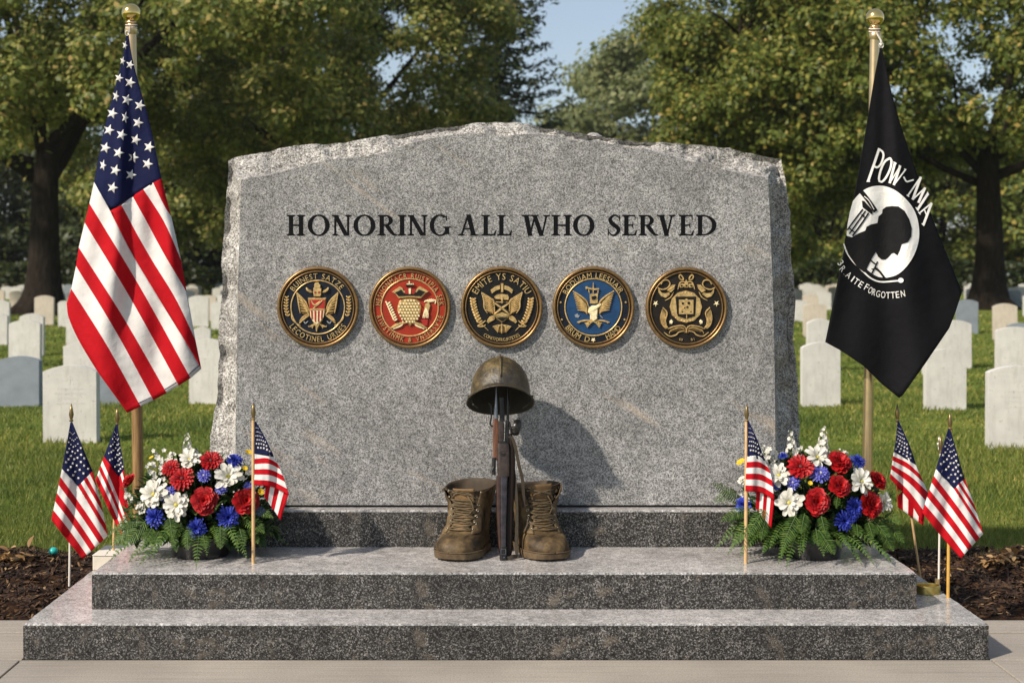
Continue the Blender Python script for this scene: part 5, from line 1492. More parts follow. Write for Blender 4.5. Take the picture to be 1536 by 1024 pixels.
def bracket(m_):
    for xx in (751.5, 758.5): m_.tube([gp(xx, 823, -.021), gp(xx, 831, -.021)], .0018, 6)
    for yy in (823, 831): m_.tube([gp(751.5, yy, -.021), gp(758.5, yy, -.021)], .0018, 6)
    m_.tube([gp(756, 835.5, -.0215), gp(756, 835.5, -.017)], .0032, 8)
part('butt_swivel', M['gun_steel'], bracket, parent=bp_)
def ribbon(m_, pts, w):
    c = catmull(pts, 24); rings = []
    for i, p in enumerate(c):
        d = (c[min(i + 1, 23)] - c[max(i - 1, 0)]).normalized(); s = d.cross(Vector((.35, 1, 0))).normalized()
        n_ = d.cross(s).normalized()
        rings.append([p + s * w / 2 + n_ * .0012, p - s * w / 2 + n_ * .0012, p - s * w / 2 - n_ * .0012, p + s * w / 2 - n_ * .0012])
    m_.loft(rings)
def sling(m_):
    ribbon(m_, [gp(765, 655, .0), gp(770, 660, -.004), gp(775, 680, -.004), gp(779, 700, -.002), gp(784, 722, .01), gp(786, 760, .03)], .013)
    ribbon(m_, [gp(770, 700, .012), gp(774.5, 740, .006), gp(775.5, 790, .0), gp(774, 818, -.006), gp(776, 834, -.01)], .012)
    ribbon(m_, [gp(776, 834, -.01), gp(769, 834, -.02), gp(762, 838, -.02)], .014)
part('sling', M['webbing'], sling, 60)

# ---- the pair of boots
k = N('boot_leather'); a1 = k.noise(13, 6, .65); a2 = k.noise(110, 4, .6); a3 = k.noise(5, 3, .6)
c = k.ramp(a1, [(0.36, (0.022, 0.014, 0.007)), (0.5, (0.082, 0.053, 0.023)), (0.66, (0.185, 0.122, 0.052))])
c = k.mix(k.ramp(a3, [(0.48, (0, 0, 0)), (0.72, g3(.5))]), c, (0.135, 0.100, 0.055, 1))
M['boot'] = k.done(color=c, rough=.62, spec=.35, normal=k.bump(a1, .35, .012, k.bump(a2, .25, .002)))
M['boot_dark'] = plain('boot_dark', (0.045, 0.030, 0.016), .75, var=.3, vscale=20, bump=.2, bscale=160)
M['boot_tongue'] = plain('boot_tongue', (0.15, 0.085, 0.030), .7, var=.3, vscale=18, bump=.2, bscale=120)
M['boot_sole'] = plain('boot_sole', (0.095, 0.062, 0.030), .8, var=.35, vscale=25, bump=.3, bscale=120)
M['lace'] = plain('lace', (0.105, 0.075, 0.038), .85, var=.25, vscale=90)
M['eyelet'] = plain('eyelet', (0.42, 0.36, 0.27), .3, .85)
LV = [(0.0291, 0.004, 0.318, 0.0966), (0.0388, 0.002, 0.32, 0.1), (0.0524, 0.001, 0.318, 0.1), (0.066, 0.0, 0.309, 0.0975), (0.0776, 0.0, 0.296, 0.0939), (0.0873, 0.001, 0.276, 0.0906), (0.0939, 0.004, 0.25, 0.0902), (0.106, 0.008, 0.222, 0.0857), (0.1209, 0.01, 0.2, 0.0834), (0.1395, 0.01, 0.184, 0.0822), (0.1628, 0.006, 0.172, 0.0834), (0.1906, 0.0, 0.164, 0.0884), (0.2232, -0.006, 0.16, 0.0957), (0.2511, -0.01, 0.16, 0.1011), (0.2716, -0.013, 0.162, 0.1046)]
def lev(z):
    if z <= LV[0][0]: return LV[0][1:]
    for a, b in zip(LV, LV[1:]):
        if z <= b[0]:
            f = (z - a[0]) / (b[0] - a[0]); return tuple(a[i] + (b[i] - a[i]) * f for i in (1, 2, 3))
    return LV[-1][1:]
def boot(label, px, D, yaw, side, slump):
    root = P(px, 0, D); root.z = Z_STEP2
    t = thing('combat_boot', label, 'boot', tuple(root), 'pair of boots beside the rifle')
    Mz = Matrix.Rotation(R(yaw), 3, 'Z')
    def W(p):   # local: x sideways, y forward (towards the pavement), z up; origin under the toe
        return Mz @ Vector((p[0], -(p[1] - .315), p[2])) + root
    def surf(z, a, off=0.0, bulge=0.0):
        """point of the upper at height z; a = 0 at the front, 90 at the +x side"""
        yb, yf, w = lev(z); w += off; c = (yb + yf) / 2; l = (yf - yb) / 2 + off
        s = math.sin(R(a)); co = math.cos(R(a))
        foot = max(0, min(1, (.125 - z) / .06))
        e = .78
        y = c + l * math.copysign(abs(co) ** (.9 if foot > .5 else .95), co); x = w * math.copysign(abs(s) ** e, s)
        if foot > 0:
            u = (y - yb) / max(.01, (yf - yb))
            x *= 1 - foot * (.22 * math.exp(-((u - .38) / .2) ** 2) + .10 * max(0, .25 - u) * 4)
            x += foot * side * .010 * max(0, u - .5)
        wr = .0034 * math.sin(z * 150 + 3 * math.sin(R(a) * 2 + side)) * (1 if z > .11 else .25) + .003 * noise.noise((x * 28 + side * 9, y * 28, z * 28))
        sx = slump * max(0, z - .12) ** 1.3
        return Vector((x * (1 + wr * 6) + sx, y + wr * co, z + (.010 * math.sin(R(a) * 1.0 + side) - .006 * co if z > .262 else 0)))
    nA = 44
    zs = [l[0] for l in LV]; dense = []
    for a, b in zip(zs, zs[1:]): dense += [a, (a + b) / 2]
    dense.append(zs[-1])
    rings = [[W(surf(z, 360 * j / nA)) for j in range(nA)] for z in dense]
    topo = [W(surf(.2735, 360 * j / nA, -.002)) for j in range(nA)]
    inn_ = [[W(surf(z, 360 * j / nA, -.006)) for j in range(nA)] for z in (.270, .25, .20, .15)]
    m = MB(); m.loft(rings + [topo], 0, True, False)
    for fi in range(len(m.f)):                                    # front coloured dark to read as a shaded gap beside the tongue
        if fi < (len(rings)) * nA:
            i, j = divmod(fi, nA); a_ = 360 * (j + .5) / nA
            a_ = a_ - 360 if a_ > 180 else a_
            if i < len(dense) and dense[i] > .112 and abs(a_) < 30: m.m[fi] = 1
    m.loft([topo] + inn_, 1, False, True)
    m.build('upper', [M['boot'], M['boot_dark']], t, smooth=True, sub=1)
    # welted lugged sole
    m = MB(); R0 = []
    for z, off in ((.004, .001), (.006, .005), (.024, .0065), (.030, .0062), (.034, .003), (.036, -.004)):
        ring = []
        for j in range(88):
            a = 360 * j / 88; q = surf(.045, a, off)
            q.z = z
            if z < .02 and (j % 4) < 2: q = surf(.045, a, off - .0035); q.z = z
            if math.cos(R(a)) > .2 and z < .03: q.z += .006 * max(0, (q.y - .24) / .08)
            ring.append(W(q))
        R0.append(ring)
    m.loft(R0); sol = m.build('sole', M['boot_sole'], t, smooth=True, auto=30)
    m = MB(); m.tube([W(surf(.045, 360 * j / 88, .006) * 1 + Vector((0, 0, -.0085))) for j in range(89)], .0026, 6); m.build('welt', M['boot_sole'], sol, smooth=True)
    # tongue
    m = MB(); rows = []
    for z in np.linspace(.108, .284, 16):
        zz = min(z, .2712); rows.append([W(surf(zz, a, .0035 if abs(a) < 18 else .002) + Vector((0, (.006 * (z - .24) / .04 if z > .24 else 0), z - zz))) for a in np.linspace(-20, 20, 11)])
    m.add([p for r_ in rows for p in r_], [(i * 11 + j, i * 11 + j + 1, (i + 1) * 11 + j + 1, (i + 1) * 11 + j) for i in range(15) for j in range(10)])
    o = m.build('tongue', M['boot_tongue'], t, smooth=True); s_ = o.modifiers.new('thickness', 'SOLIDIFY'); s_.thickness = .004; s_.offset = 0
    # quarters: raised facings either side of the tongue
    for sd in (-1, 1):
        m = MB(); rows = []
        for z in np.linspace(.098, .2705, 18):
            a0 = 25 + 7 * max(0, (z - .20) / .09) + 5 * max(0, (.12 - z) / .02)
            curl = .018 * max(0, (z - .19) / .08) * (1.3 if sd == side else .8)
            rows.append([W(surf(z, sd * (a0 + da), .0052 if da < 30 else .0012) + Vector((sd * curl * (1 - da / 34), curl * .7 * (1 - da / 34), 0))) for da in np.linspace(0, 34, 8)])
        fs = [(i * 8 + j, i * 8 + j + 1, (i + 1) * 8 + j + 1, (i + 1) * 8 + j) for i in range(17) for j in range(7)]
        m.add([p for r_ in rows for p in r_], fs)
        o = fac = m.build('facing', M['boot'], t, smooth=True); s_ = o.modifiers.new('thickness', 'SOLIDIFY'); s_.thickness = .004; s_.offset = 0
        m = MB()
        for z in np.linspace(.112, .255, 7):
            a0 = 25 + 7 * max(0, (z - .20) / .09) + 6
            c = W(surf(z, sd * a0, .0085)); nrm = (W(surf(z, sd * a0, .02)) - W(surf(z, sd * a0, .0))).normalized()
            q = nrm.to_track_quat('Z', 'Y').to_matrix()
            m.tube([c + q @ Vector((.0048 * math.cos(w), .0048 * math.sin(w), 0)) for w in [i * .5236 for i in range(13)]], .0018, 6)
            m.lathe([(.0035, -.002), (.0035, .0005)], c, 10, 1, q)
        m.build('eyelets', [M['eyelet'], M['boot_dark']], fac, smooth=True)
    m = MB()                                                     # seams
    for sd in (-1, 1):
        m.tube([W(surf(z, sd * a, .0015)) for z, a in ((.096, 20), (.098, 45), (.104, 66), (.100, 84), (.080, 98), (.060, 106), (.046, 110))], .0017, 6)
        m.tube([W(surf(z, sd * a, .0012)) for z, a in ((.104, 66), (.135, 70), (.165, 64), (.20, 72), (.25, 76), (.268, 78))], .0014, 6)
    m.tube([W(surf(.271, 360 * j / 60, .001)) for j in range(61)], .0032, 6)
    m.build('seam_piping', M['boot_dark'], t, smooth=True)
    # toe cap
    # laces
    m = MB(); zl = list(np.linspace(.112, .222, 6)); 
    def lp(z, a, off): return W(surf(z, a, off))
    for i, z in enumerate(zl):
        a0 = 31
        m.tube([lp(z, -a0, .008), lp(z + .001, -18, .0125), lp(z + random.uniform(-.002, .002), 0, .0145), lp(z + .001, 18, .0125), lp(z, a0, .008)], .0027, 6)
        if i < len(zl) - 1:
            z2_ = zl[i + 1]
            m.tube([lp(z, -a0, .008), lp(z + .007, -14, .0155), lp(z2_ - .007, 14, .0145), lp(z2_, a0, .008)], .0026, 6)
            m.tube([lp(z, a0, .008), lp(z + .007, 14, .0175), lp(z2_ - .007, -14, .0165), lp(z2_, -a0, .008)], .0026, 6)
    m.tube([lp(.222, -31, .008), lp(.250, -10, .016), lp(.262, 14, .012), lp(.262, 24, .012), lp(.258, 5, .014), lp(.255, -14, .014), lp(.243, 6, .017)], .0026, 6)
    m.tube([lp(.222, 31, .008), lp(.246, 12, .018), lp(.268, -18, .012), lp(.264, -26, .012), lp(.260, -8, .013), lp(.250, 12, .016), lp(.222, 20, .018)], .0026, 6)
    m.tube([lp(.243, 6, .017), lp(.22, 14, .021), lp(.19, 20, .018), lp(.17, 12, .019)], .0024, 6)
    m.build('laces', M['lace'], t, smooth=True)
boot('left boot of the worn tan pair, toe turned towards the left bouquet', 677, 5.645, -19, -1, -.02)
boot('right boot of the worn tan pair, toe turned towards the right bouquet', 831, 5.650, 18, 1, .03)
# ------------------------------------------------------------------ flower arrangements
random.seed(17)
def petalm(name, stops, tr=.25): return leafy(name, stops, tr, .55, None)
M['pet_red'] = petalm('petal_red', [(0, (0.22, 0.003, 0.005)), (.5, (0.38, 0.005, 0.008)), (1, (0.50, 0.010, 0.012))], .12)
M['pet_white'] = petalm('petal_white', [(0, (0.60, 0.58, 0.50)), (1, (0.75, 0.74, 0.69))], .2)
M['pet_blue'] = petalm('petal_blue', [(0, (0.012, 0.020, 0.20)), (.6, (0.025, 0.045, 0.38)), (1, (0.06, 0.09, 0.50))], .12)
M['pet_lav'] = petalm('petal_lavender', [(0, (0.07, 0.07, 0.42)), (.6, (0.14, 0.15, 0.55)), (1, (0.28, 0.28, 0.68))], .15)
M['pet_yellow'] = petalm('petal_yellow', [(0, (0.60, 0.36, 0.01)), (1, (0.80, 0.58, 0.03))], .15)
M['flower_eye'] = plain('flower_eye', (0.45, 0.40, 0.08), .7, var=.3, vscale=200)
M['flower_eye_dark'] = plain('flower_eye_dark', (0.10, 0.005, 0.006), .7)
M['fern'] = petalm('fern', [(0, (0.035, 0.085, 0.012)), (.6, (0.085, 0.160, 0.022)), (1, (0.17, 0.24, 0.045))], .25)
M['foliage'] = petalm('foliage', [(0, (0.010, 0.028, 0.007)), (.5, (0.025, 0.060, 0.013)), (.85, (0.06, 0.11, 0.022)), (1, (0.15, 0.19, 0.05))], .2)
M['stem'] = plain('stem', (0.06, 0.11, 0.025), .6, var=.2)
M['pot'] = plain('pot_black', (0.008, 0.008, 0.009), .3)
def frame(n):
    n = Vector(n).normalized(); a = n.cross(Vector((0, 0, 1)))
    if a.length < .05: a = Vector((1, 0, 0))
    a.normalize(); return a, n.cross(a), n
def petal(mb, c, fr, ang, r0, r1, w, lift0, lift1, cup=.2, wav=.0, mi=0, tip=.55, rows=4, cols=4):
    """one petal running from radius r0 to r1 at angle ang; lift is height along the flower axis"""
    a, b, n = fr; d = a * math.cos(ang) + b * math.sin(ang); s = a * -math.sin(ang) + b * math.cos(ang)
    vs = []
    for i in range(rows + 1):
        t = i / rows; rr = r0 + (r1 - r0) * t; ww = w * (.35 + .65 * math.sin(min(1, t * 1.15) * math.pi * .55)) * (1 if t < .8 else 1 - (1 - tip) * (t - .8) / .2)
        h = lift0 + (lift1 - lift0) * t + .25 * (lift1 - lift0) * math.sin(t * math.pi)
        for j in range(cols + 1):
            q = j / cols * 2 - 1
            ru = wav * math.sin(q * 7 + ang * 3 + i) * t
            vs.append(c + d * (rr - ww * .25 * q * q * t) + s * (ww * q) + n * (h + cup * ww * q * q + ru))
    m_ = cols + 1
    mb.add(vs, [(i * m_ + j, i * m_ + j + 1, (i + 1) * m_ + j + 1, (i + 1) * m_ + j) for i in range(rows) for j in range(cols)], mi)
def dome(mb, c, fr, r, h, mi=1):
    a, b, n = fr; rings = []
    for q in (1.0, .85, .6, .3, .05):
        rings.append([c + (a * math.cos(w) + b * math.sin(w)) * r * q + n * (h * (1 - q * q)) for w in [i * .6283 for i in range(10)]])
    mb.loft(rings, mi)
def carnation(c, n, r):
    mb = MB(); fr = frame(n)
    for k_, (cnt, q, l0, l1, w) in enumerate(((11, 1.0, -.12, .10, .36), (10, .86, -.02, .30, .34), (9, .68, .08, .46, .30), (7, .48, .16, .56, .24), (5, .28, .22, .60, .16))):
        for i in range(cnt):
            petal(mb, c, fr, 2 * math.pi * (i + random.uniform(-.3, .3)) / cnt + k_, r * .06, r * q * random.uniform(.86, 1.08), r * w * random.uniform(.85, 1.15), r * l0, r * (l1 + random.uniform(-.06, .06)), .35, r * .055, tip=.85)
    return mb, [M['pet_red']]
def gerbera(c, n, r):
    mb = MB(); fr = frame(n)
    for k_, (cnt, q, l1, w) in enumerate(((17, 1.0, .12, .155), (15, .90, .24, .15), (12, .66, .34, .12), (10, .44, .36, .09))):
        for i in range(cnt): petal(mb, c, fr, 2 * math.pi * (i + random.uniform(-.2, .2)) / cnt + k_ * .3, r * .1, r * q * random.uniform(.92, 1.05), r * w, 0, r * (l1 + random.uniform(-.05, .05)), .4, 0, tip=.5)
    dome(mb, c + fr[2] * r * .18, fr, r * .17, r * .10)
    return mb, [M['pet_red'], M['flower_eye_dark']]
def daisy(c, n, r):
    mb = MB(); fr = frame(n)
    for k_, (cnt, q, l1, w) in enumerate(((11, 1.0, .05, .22), (9, .86, .26, .20), (6, .52, .38, .15))):
        for i in range(cnt): petal(mb, c, fr, 2 * math.pi * (i + random.uniform(-.25, .25)) / cnt + k_ * .4, r * .06, r * q * random.uniform(.72, 1.14), r * w * random.uniform(.8, 1.2), 0, r * (l1 + random.uniform(-.20, .16)), .35, r * .03, tip=.65)
    dome(mb, c + fr[2] * r * .12, fr, r * .15, r * .10)
    return mb, [M['pet_white'], M['flower_eye']]
def cornflower(c, n, r, mat='pet_blue'):
    mb = MB(); fr = frame(n)
    for k_, (cnt, q, l1) in enumerate(((17, 1.0, .05), (16, .92, .25), (14, .75, .45), (11, .52, .60), (7, .30, .66))):
        for i in range(cnt): petal(mb, c, fr, 2 * math.pi * (i + random.uniform(-.3, .3)) / cnt + k_ * .7, r * .05, r * q * random.uniform(.8, 1.12), r * .085, r * .04, r * (l1 + random.uniform(-.10, .10)), .5, r * .04, tip=1.0, rows=3, cols=2)
    if mat == 'pet_lav': dome(mb, c + fr[2] * r * .3, fr, r * .2, r * .2)
    return mb, [M[mat], M['pet_white']]
def spike(base, top, r):
    mb = MB(); base, top = Vector(base), Vector(top)
    mb.tube([base, base.lerp(top, .5), top], [.0035, .003, .0015], 6, 1)
    n_ = int((top - base).length / (r * .28))
    for i in range(n_):
        t = i / n_; q = r * (1.0 - .72 * t); a = i * 2.4 + random.uniform(-.3, .3)
        c = base.lerp(top, .12 + .88 * t) + Vector((math.cos(a), math.sin(a), .25)) * q * .75
        fr = frame((math.cos(a), math.sin(a), .35))
        for k_ in range(5): petal(mb, c, fr, k_ * 1.2566 + i, 0, q * .72, q * .36, 0, q * .2, .5, q * .08, rows=2, cols=2, tip=.8)
    return mb, [M['pet_white'], M['stem']]
def fern(base, d, L, w, sag=.5):
    mb = MB(); d = Vector(d).normalized(); pts = []; base = Vector(base)
    for i in range(15):
        t = i / 14; pts.append(base + d * L * t + Vector((0, 0, -sag * L * t * t)))
    mb.tube(pts, [.0022 * (1 - .7 * i / 14) for i in range(15)], 5, 1)
    cv = catmull(pts, 17)
    for i in range(1, 17):
        t = i / 16; tg = (cv[i] - cv[i - 1]).normalized(); sd = tg.cross(Vector((0, -.75, .65))).normalized(); up = sd.cross(tg).normalized()
        ww = w * (math.sin(math.pi * min(1, .18 + t * .84))) ** .7 * (1 - .35 * t)
        for sg in (-1, 1):
            dd = (sd * sg + tg * .50 + up * random.uniform(-.1, .25)).normalized(); hw = L * .017
            a = cv[i]; q = up.cross(dd).normalized()
            tip_ = a + dd * ww * random.uniform(.88, 1.1) + Vector((0, 0, -.1 * ww))
            mid = a.lerp(tip_, .5) + up * ww * .08
            mb.add([a - q * hw * .5, mid - q * hw, tip_, mid + q * hw, a + q * hw * .5], [(0, 1, 2, 3, 4)], 0)
    return mb, [M['fern'], M['stem']]
def leaf(mb, base, d, L, w, mi=0):
    d = Vector(d).normalized(); s = d.cross(Vector((random.uniform(-.3, .3), random.uniform(-.3, .3), 1)))
    if s.length < .1: s = d.cross(Vector((1, 0, 0)))
    s.normalize(); u = s.cross(d); base = Vector(base); vs = []
    for i in range(5):
        t = i / 4; ww = w * math.sin(math.pi * (.08 + .9 * t)) ** .8; c = base + d * L * t - u * L * .18 * t * t
        vs += [c - s * ww + u * ww * .35, c, c + s * ww + u * ww * .35]
    mb.add(vs, [(i * 3 + j, i * 3 + j + 1, (i + 1) * 3 + j + 1, (i + 1) * 3 + j) for i in range(4) for j in range(2)], mi)

class Bouquet:
    def __init__(self, label, cx, cy, rx, ry, D0, zoom):
        self.cx, self.cy, self.rx, self.ry, self.D0 = cx, cy, rx, ry, D0
        self.zx, self.zy, self.zs = zoom
        c = P(cx, 0, D0); c.z = Z_STEP2; self.c = c
        self.t = thing('flower_arrangement', label, 'flower arrangement', tuple(c), 'flower arrangements on the middle step')
        s = D0 / F_PX; self.s = s
        m = MB(); r0 = 46 * s
        m.lathe([(r0 * .86, .0005), (r0 * .9, .004), (r0, .07), (r0 * 1.05, .075), (r0 * 1.05, .085), (r0 * .96, .085), (r0 * .93, .05)], c, 40); m.build('pot', M['pot'], self.t, smooth=True, auto=40)
    def px(self, zx, zy): return self.zx + zx * self.zs, self.zy + zy * self.zs
    def spot(self, zx, zy, push=0.0):
        x, y = self.px(zx, zy); u, v = (x - self.cx) / self.rx, (y - self.cy) / self.ry
        q = math.sqrt(max(0.03, 1 - min(.97, u * u + v * v)))
        p = P(x, y, self.D0 - .17 * q + push)
        return p, Vector((u * .75, -q * 1.0 - .25, max(-.25, -v) * .85 + .22))
    def add(self, name, res, label=None):
        o = res[0].build(name, res[1], self.t, smooth=True)
        if label: o['label'] = label
        return o
    def flower(self, kind, zx, zy, zr, push=0.0, n=None):
        p, nn = self.spot(zx, zy, push); nn = n if n else nn
        r = zr * self.zs * self.s * random.uniform(.88, 1.12)
        if kind == 'red': self.add('red_carnation', carnation(p, nn, r))
        elif kind == 'gerb': self.add('red_gerbera', gerbera(p, nn, r))
        elif kind == 'white': self.add('white_daisy', daisy(p, nn, r))
        elif kind == 'blue': self.add('blue_cornflower', cornflower(p, nn, r))
        elif kind == 'lav': self.add('lavender_aster', cornflower(p, nn, r, 'pet_lav'))
        elif kind == 'yellow':
            mb = MB(); fr = frame(nn)
            for i in range(8): petal(mb, p, fr, i * .785, 0, r, r * .4, 0, r * .3, .3, rows=2, cols=2)
            self.add('yellow_blossom', (mb, [M['pet_yellow']]))
    def stem_to(self, mb, zx, zy):
        p, _ = self.spot(zx, zy, .02); b = self.c + Vector((random.uniform(-.05, .05), random.uniform(-.03, .03), .09)); mb.tube([b, b.lerp(p, .55) + Vector((0, -.01, .02)), p], .0024, 5, 1)
    def spray(self, zx, zy, zr, n_=10):
        mb = MB(); p, nn = self.spot(zx, zy, .03); r = zr * self.zs * self.s
        for i in range(n_):
            c = p + Vector((random.uniform(-1, 1), random.uniform(-.5, .5), random.uniform(-1, 1))) * r
            fr = frame((random.uniform(-.6, .6), -1, random.uniform(-.2, .9))); q = r * random.uniform(.22, .36)
            for k_ in range(5): petal(mb, c, fr, k_ * 1.2566 + i, 0, q, q * .45, 0, q * .25, .4, rows=2, cols=2)
            mb.tube([p + Vector((0, .02, -r * 1.2)), c], .0012, 4, 1)
        self.add('white_spray', (mb, [M['pet_white'], M['stem']]))
    def greens(self, n_, lo=.06):
        mb = MB()
        for i in range(n_):
            a = random.uniform(0, 2 * math.pi); h = random.uniform(-.18, 1.0) ; rr = math.sqrt(max(0, 1 - max(0, h) ** 2)) * random.uniform(.55, .98)
            d = Vector((math.cos(a) * rr, math.sin(a) * rr * .75, h))
            rx, rz = self.rx * self.s, self.ry * self.s
            p = self.c + Vector((d.x * rx * .92, d.y * .18, .115 + max(-.06, h * rz * .92)))
            if p.z < Z_STEP2 + .02: p.z = Z_STEP2 + .02
            leaf(mb, p, d + Vector((random.gauss(0, .5), random.gauss(0, .5), random.gauss(.1, .5))), random.uniform(.03, .065), random.uniform(.006, .014))
        # dark inner mass so that the heart of the bouquet is closed
        for i in range(n_ // 2):
            d = Vector((random.gauss(0, 1), random.gauss(0, 1), abs(random.gauss(0, 1)))).normalized() * random.uniform(.2, .75)
            leaf(mb, self.c + Vector((d.x * self.rx * self.s, d.y * .15, .09 + d.z * self.ry * self.s)), (random.gauss(0, 1), random.gauss(0, 1), random.gauss(0, 1)), .07, .018)
        self.add('foliage', (mb, [M['foliage']]))
    def frond(self, zx0, zy0, zx1, zy1, w, push=-.05, sag=.15, push1=0.0):
        p, _ = self.spot(zx0, zy0, push * .4 + .01); q = P(*self.px(zx1, zy1), p.y + push1 - .05); d = q - p
        L = d.length; q2 = d + Vector((0, 0, sag * L)); self.add('fern_frond', fern(p, q2, q2.length, w * self.zs * self.s, sag * L / q2.length))

def skirt(bq, n_):
    """fern fronds that spill over the rim of the pot all round"""
    for i in range(n_):
        a = math.pi * (1.0 + (i + random.uniform(-.3, .3)) / (n_ - 1) * 1.0) if i < n_ * .75 else random.uniform(0, 2 * math.pi)
        rx, rz = bq.rx * bq.s, bq.ry * bq.s
        b = bq.c + Vector((math.cos(a) * rx * .50, math.sin(a) * .085, random.uniform(.095, .15)))
        d = Vector((math.cos(a) * 1.0, math.sin(a) * .8, random.uniform(.05, .45)))
        L = random.uniform(.14, .24)
        e_ = .62 + random.uniform(-.1, .25)
        if b.z + d.normalized().z * L - e_ * L < Z_STEP2 + .006: e_ = max(.1, (b.z + d.normalized().z * L - Z_STEP2 - .008) / L)
        bq.add('fern_frond', fern(b, d, L, random.uniform(.024, .038), e_))
# left bouquet: coordinates of its 1331-pixel enlargement
L = Bouquet('lush potted bouquet of red, white and blue flowers near the striped flag', 302, 772, 128, 104, 5.79, (180, 640, 260 / 1331))
for k_, x, y, r_ in (('gerb', 480, 400, 98), ('gerb', 700, 265, 88), ('gerb', 392, 318, 76), ('red', 650, 570, 104), ('red', 965, 570, 98), ('red', 74, 420, 66),
                     ('white', 535, 255, 100), ('white', 830, 385, 112), ('white', 262, 520, 104), ('white', 435, 600, 108),
                     ('blue', 275, 690, 88), ('blue', 592, 775, 88), ('blue', 830, 695, 86), ('lav', 645, 378, 62), ('lav', 385, 500, 50), ('lav', 345, 540, 40), ('lav', 778, 475, 48), ('blue', 880, 265, 68), ('lav', 985, 465, 46), ('lav', 1075, 650, 38),
                     ('yellow', 988, 200, 34), ('yellow', 242, 238, 20), ('yellow', 1080, 500, 26), ('yellow', 960, 320, 22)):
    L.flower(k_, x, y, r_, .0 if k_ not in ('blue', 'lav') else .012)
for x, y, r_ in ((320, 245, 75), (265, 340, 70), (110, 570, 62), (765, 215, 48), (975, 285, 40), (400, 215, 40), (160, 640, 34), (120, 750, 30)): L.spray(x, y, r_, 12)
b_, _ = L.spot(520, 300, .06); tp = P(*L.px(515, 45), b_.y + .01); L.add('white_snapdragon', spike(b_, tp, .024))
b_, _ = L.spot(575, 250, .07); tp = P(*L.px(585, 165), b_.y + .01); L.add('white_snapdragon', spike(b_, tp, .017))
mb = MB()
for x, y in ((480, 400), (700, 265), (650, 570), (965, 570), (645, 378), (778, 475), (535, 255), (830, 385), (560, 330), (600, 350)): L.stem_to(mb, x, y)
L.add('stems', (mb, [M['stem'], M['stem']]))
L.greens(1300)
for a in ((380, 690, 400, 850, 75, -.06), (520, 790, 520, 945, 70, -.08), (770, 760, 770, 940, 74, -.08), (920, 780, 950, 920, 60, -.05), (250, 770, 180, 900, 70, -.03), (200, 720, 30, 930, 90, .02), (150, 700, -60, 900, 80, .03), (300, 800, 240, 930, 60, -.03),
          (100, 660, -20, 800, 70, .03), (980, 680, 1110, 820, 70, .0), (1010, 620, 1180, 700, 60, .03), (90, 500, 0, 470, 50, .04), (1000, 760, 1060, 900, 60, -.0), (430, 800, 400, 930, 55, -.06), (640, 830, 660, 940, 50, -.07)):
    L.frond(*a[:5], push=a[5])
skirt(L, 24)
# right bouquet: coordinates of its 1365-pixel enlargement
Q = Bouquet('lush potted bouquet of red, white and blue flowers near the black flag', 1218, 772, 126, 108, 5.77, (1080, 630, 280 / 1365))
for k_, x, y, r_ in (('gerb', 590, 345, 96), ('red', 865, 310, 92), ('red', 872, 485, 92), ('red', 705, 600, 112), ('red', 1098, 620, 90), ('red', 1148, 445, 74),
                     ('white', 710, 275, 108), ('white', 430, 405, 92), ('white', 505, 605, 108), ('white', 1030, 450, 100), ('white', 1195, 600, 82), ('white', 160, 440, 40),
                     ('lav', 730, 395, 70), ('lav', 530, 460, 54), ('blue', 175, 620, 72), ('blue', 980, 635, 78), ('blue', 900, 735, 84), ('blue', 955, 690, 62), ('blue', 1000, 310, 62), ('blue', 462, 262, 32), ('lav', 410, 480, 34),
                     ('yellow', 155, 310, 34), ('yellow', 660, 460, 18)):
    Q.flower(k_, x, y, r_, .0 if k_ not in ('blue', 'lav') else .012)
for x, y, r_ in ((370, 250, 62), (330, 220, 34), (900, 240, 34), (430, 285, 44), (560, 235, 44), (180, 560, 30)): Q.spray(x, y, r_, 12)
for x0, y0, x1, y1, rr in ((530, 300, 515, 72, .024), (745, 280, 760, 45, .026), (900, 300, 895, 215, .015)):
    b_, _ = Q.spot(x0, y0, .06); tp = P(*Q.px(x1, y1), b_.y + .01); Q.add('white_snapdragon', spike(b_, tp, rr))
mb = MB()
for x, y in ((590, 345), (872, 485), (705, 600), (730, 395), (530, 460), (710, 275), (505, 605), (690, 480), (750, 500), (630, 430)): Q.stem_to(mb, x, y)
Q.add('stems', (mb, [M['stem'], M['stem']]))
Q.greens(1300)
for a in ((560, 690, 450, 940, 78, -.09), (620, 680, 590, 830, 66, -.09), (740, 700, 770, 830, 60, -.09), (720, 800, 840, 985, 80, -.10), (700, 790, 720, 920, 60, -.08), (300, 680, 80, 920, 84, -.02), (230, 640, 0, 740, 70, .0), (150, 600, -60, 460, 84, .04),
          (120, 520, -40, 600, 70, .05), (330, 740, 300, 880, 60, -.03), (1000, 760, 1010, 850, 60, -.05), (1100, 720, 1240, 860, 80, .02), (1180, 650, 1330, 760, 80, .05), (1150, 760, 1270, 960, 80, .06), (1230, 560, 1330, 520, 60, .06), (1080, 740, 1120, 860, 60, -.02), (860, 560, 850, 640, 40, -.04), (330, 640, 200, 860, 70, -.02), (1180, 720, 1350, 900, 80, .10)):
    Q.frond(*a[:5], push=a[5])

skirt(Q, 24)
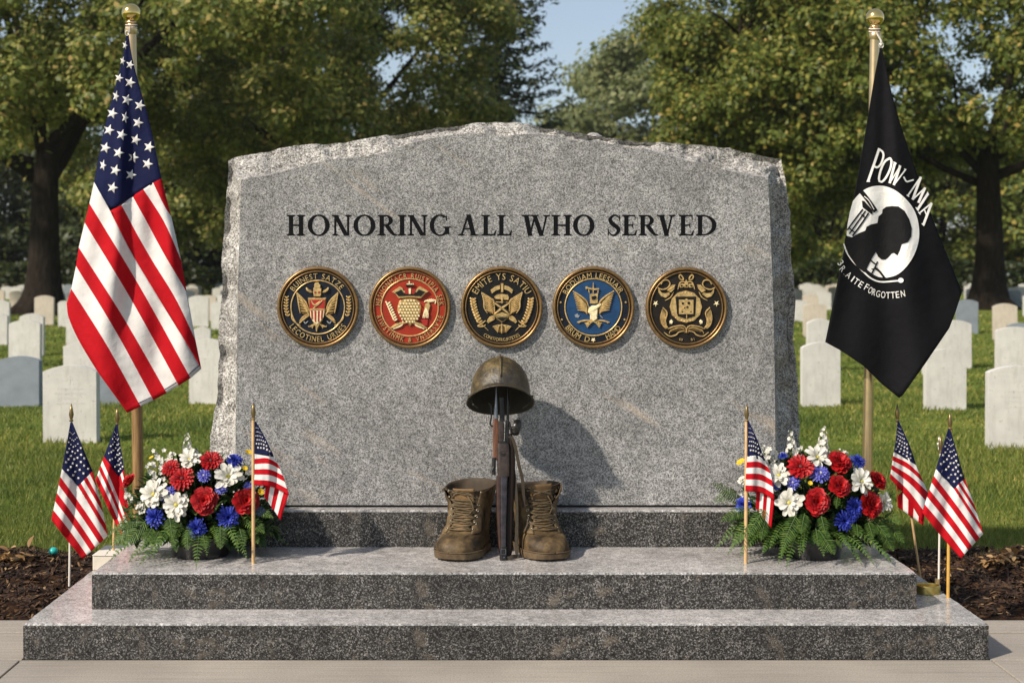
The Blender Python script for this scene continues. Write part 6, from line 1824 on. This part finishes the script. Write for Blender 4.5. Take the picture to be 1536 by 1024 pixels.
# ------------------------------------------------------------------ small things on the ground
c = P(80, 830, 6.85); c.z = bed_z(c.x, 6.85) + .022
t = thing('ball', 'turquoise plastic ball lying at the edge of the left mulch bed', 'ball', tuple(c))
m = MB(); m.lathe([(.022 * math.sin(R(i * 15)) + 1e-4, -.022 * math.cos(R(i * 15)) * .85) for i in range(13)], c, 20); m.build('ball_shell', plain('turquoise', (0.02, 0.42, 0.38), .35), t, smooth=True)
bx0, bx1 = LX0 + .004, UX0 - .004
t = thing('white_block', 'plain white block on the lowest step beside the left end of the middle step', 'block', ((bx0 + bx1) / 2, 6.15, .132))
m = MB(); m.box(bx0, bx1, 6.15, 6.36, .1322, .196); m.build('block_body', plain('white_block', (0.66, 0.60, 0.50), .6, var=.05), t, bevel=.004)
m = MB(); m.box(bx0 - .0, bx1, 6.146, 6.365, .1965, .200); m.build('block_lid', plain('white_lid', (0.74, 0.70, 0.62), .5), t, bevel=.001)
def dry_clump(px, py, D, n_, spread, label):
    c = P(px, py, D); c.z = bed_z(c.x, D)
    mb = MB()
    for i in range(n_):
        q = c + Vector((random.gauss(0, spread), random.gauss(0, spread * .7), abs(random.gauss(0, spread * .5)) + .006))
        leaf(mb, q, (random.gauss(0, 1), random.gauss(0, 1), random.gauss(0, .5)), random.uniform(.03, .06), random.uniform(.010, .018))
    o = mb.build('dry_leaves', petalm('dry_leaf' + str(px), [(0, (0.22, 0.12, 0.045)), (.6, (0.38, 0.23, 0.09)), (1, (0.50, 0.34, 0.16))], .15), loc=tuple(c), smooth=True)
    tag(o, label, 'leaf litter')
dry_clump(8, 850, 6.75, 46, .055, 'heap of pale dry leaves on the left mulch bed')
dry_clump(1512, 850, 6.75, 60, .050, 'heap of orange dry leaves on the right mulch bed')

# ------------------------------------------------------------------ thin summer haze over the whole cemetery
hz = bpy.data.materials.new('haze'); hz.use_nodes = True
ht = hz.node_tree; ht.nodes.remove(ht.nodes['Principled BSDF'])
hv = ht.nodes.new('ShaderNodeVolumePrincipled'); hv.inputs['Color'].default_value = (0.86, 0.90, 0.95, 1); hv.inputs['Density'].default_value = 0.00022; hv.inputs['Anisotropy'].default_value = 0.25
ht.links.new(hv.outputs[0], ht.nodes['Material Output'].inputs['Volume'])
m = MB(); m.box(-265, 265, -45, 335, -1.1, 24.5)
tag(m.build('haze', hz), kind='stuff')
